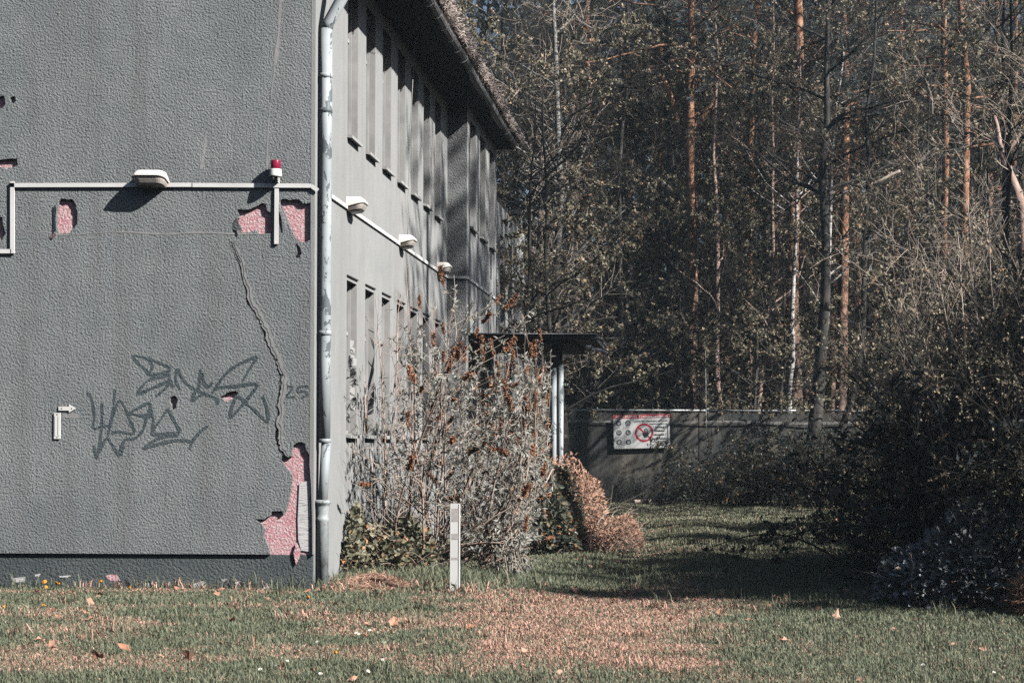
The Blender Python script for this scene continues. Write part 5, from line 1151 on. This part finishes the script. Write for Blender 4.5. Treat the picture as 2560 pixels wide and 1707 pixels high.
pts += [c8(*p) for p in [(1060,1065),(1375,1045),(1290,1085),(950,1130),(1690,1168),(1990,1250),(1405,1118),(1995,1030),(2105,1045),(1810,1125),(810,1085),(345,635),(600,650),(1025,650),(1315,648),(1545,838),(1320,900),(1450,980),(480,640),(75,975),(150,850),(205,842),(755,618),(905,650),(1750,978),(2230,1010),(1640,650),(1105,1145)]]
for k in range(70):
    Yk = r.uniform(10, 17); pts.append(Vector((r.uniform(-.39, .19)*Yk, Yk, 0)))
for k in range(60): pts.append(Vector((r.uniform(1.2, 3.6), r.uniform(20.5, 33), 0)))
for k in range(50): pts.append(Vector((r.normal(-1.0, .45), r.uniform(20.5, 27), 0)))
for k, p in enumerate(pts):
    if p.x < -3.55 and p.y > 16.3: p.y = 16.25
    o = link('fallen_leaf', lms[k % 7]); near = k < 56
    sc = r.uniform(.034, .058) if near else r.uniform(.022, .042)
    o.scale = (sc, sc, sc); o.rotation_euler = (r.normal(0, .5), r.normal(0, .5), r.uniform(0, 6.28)); o.location = (p.x, p.y, hz(p.x, p.y)+.022)
    if p.y < 17.5: tag(o, 'dry curled brown leaf lying on the sunny front lawn', 'leaf', 'fallen leaves on the front lawn')
    elif p.x > .5: tag(o, 'dry brown leaf lying at the shaded right side of the path', 'leaf', 'fallen leaves at the right of the path')
    else: tag(o, 'dry brown leaf lying by the bracken heap left of the path', 'leaf', 'fallen leaves by the bracken')
dh = MB(); a_ = np.linspace(0, 2*math.pi, 15)[:-1]
for k in range(3):
    rr_ = .022-.006*k; V = [(0, 0, .004+.004*k)]+[(rr_*(1 if i % 2 else .8)*math.cos(a), rr_*(1 if i % 2 else .8)*math.sin(a), .003*k+.002*(i % 2)) for i, a in enumerate(a_+k*.2)]
    dh.add(V, [(0, 1+i, 1+(i+1) % 14) for i in range(14)])
dh.lathe([(.004, -.012), (.009, -.004), (.011, .002)], 8)
dh = dh.mesh('flower_head', M['petal'])
for k, (x, y, h_, lab) in enumerate([(263,125,.13,'orange dandelion left of the pair at the wall base'),(272,157,.06,'low orange dandelion below the wall base pair'),(332,132,.12,'left one of two touching dandelions at the wall base'),(348,135,.11,'right one of two touching dandelions at the wall base'),(593,122,.12,'orange dandelion by the pink paint scar on the plinth'),(763,160,.06,'orange dandelion at the middle of the plinth'),(22,275,.06,'orange dandelion at the left edge of the lawn'),(258,268,.05,'orange dandelion beside dry leaves on the left lawn'),(1815,218,.05,'orange dandelion in front of the building corner'),(2112,293,.05,'orange dandelion between downpipe and marker post'),(1975,540,.06,'orange dandelion among daisies in front of the post'),(2672,-70,.09,'orange dandelion in front of the white marker post')]):
    xs_, ys_ = c7d(x, y); top = None
    dy = ys_-PY; Yk = F*(CAMZ-h_)/dy
    if xs_ < 780: Yk = min(Yk, 16.3)
    p = at(xs_, ys_, Yk, False); z0 = hz(p.x, Yk)
    t = thing('dandelion', lab, 'dandelion', (p.x, Yk, z0), 0, 'dandelions in the lawn'); o = link('flower_head', dh, t, (0, 0, p.z-z0)); o.rotation_euler = (.9, .15, k)
    MB().tube([(0, 0, -.01), (.004, 0, (p.z-z0)*.5), (0, .002, p.z-z0-.008)], .0025, 5).build('stem', M['stemgreen'], t)
def daisy_mesh():
    m = MB(); nP = 12
    for i in range(nP):
        a = 2*math.pi*i/nP; c, s = math.cos(a), math.sin(a); q = lambda u, v, z: (u*c-v*s, u*s+v*c, z)
        m.add([q(.004, 0, 0), q(.012, .0032, .002), q(.018, 0, .003), q(.012, -.0032, .002)], [(0, 1, 2, 3)])
    m.lathe([(.006, 0), (.006, .003), (.003, .005)], 8, 1); m.tube([(0, 0, 0), (.002, 0, -.04)], .0018, 4, 2); return m.mesh('daisy', [M['daisy'], M['daisyeye'], M['stemgreen']])
dm = daisy_mesh(); dpt = [ground_at(*c7d(*p), disp=False) for p in [(2060,465),(2095,455),(2110,462),(2145,445),(2175,440),(2250,510),(2265,515),(1690,628),(1715,640),(2250,625),(2235,632),(2130,695),(2165,690),(1885,705),(1097,695),(930,645),(70,665),(22,313),(1725,280),(1780,290),(1675,290),(1865,505),(1955,425),(1530,680),(1620,660)]]
dpt += [c8(*p) for p in [(1840,1365),(1862,1372),(1895,1360),(1905,1377),(2120,1380),(2160,1392),(1770,1250),(1215,1415),(2040,1402),(1855,1330),(700,690),(715,688),(1090,850),(1780,1390),(1650,1410),(2250,1370),(2200,1405),(1760,1300)]]
for k, p in enumerate(dpt):
    o = link('daisy', dm); o.location = (p.x, p.y, hz(p.x, p.y)+.034); o.rotation_euler = (r.uniform(.3, .9), r.uniform(-.3, .5), r.uniform(0, 6)); o.scale = (r.uniform(.55, .85),)*3
    tag(o, 'small white daisy among the scattered daisies of the lawn', 'daisy', 'daisies scattered in the lawn')

# ------------------------------------------------------------------ bluish volume added to lift the dark shade of the wood
n = N('shade_lift_haze'); n.t.links.clear()
v = n.new('ShaderNodeVolumePrincipled'); v.inputs['Color'].default_value = (.70, .86, .95, 1); v.inputs['Density'].default_value = .0008; v.inputs['Anisotropy'].default_value = .2
n.ln(v.outputs[0], n.out.inputs['Volume'])
MB().box(-121, 121, -61, 111, -1.2, 27.5).build('added_haze', n.m, kind='stuff')
SC.cycles.volume_bounces = 0; SC.cycles.volume_max_steps = 32
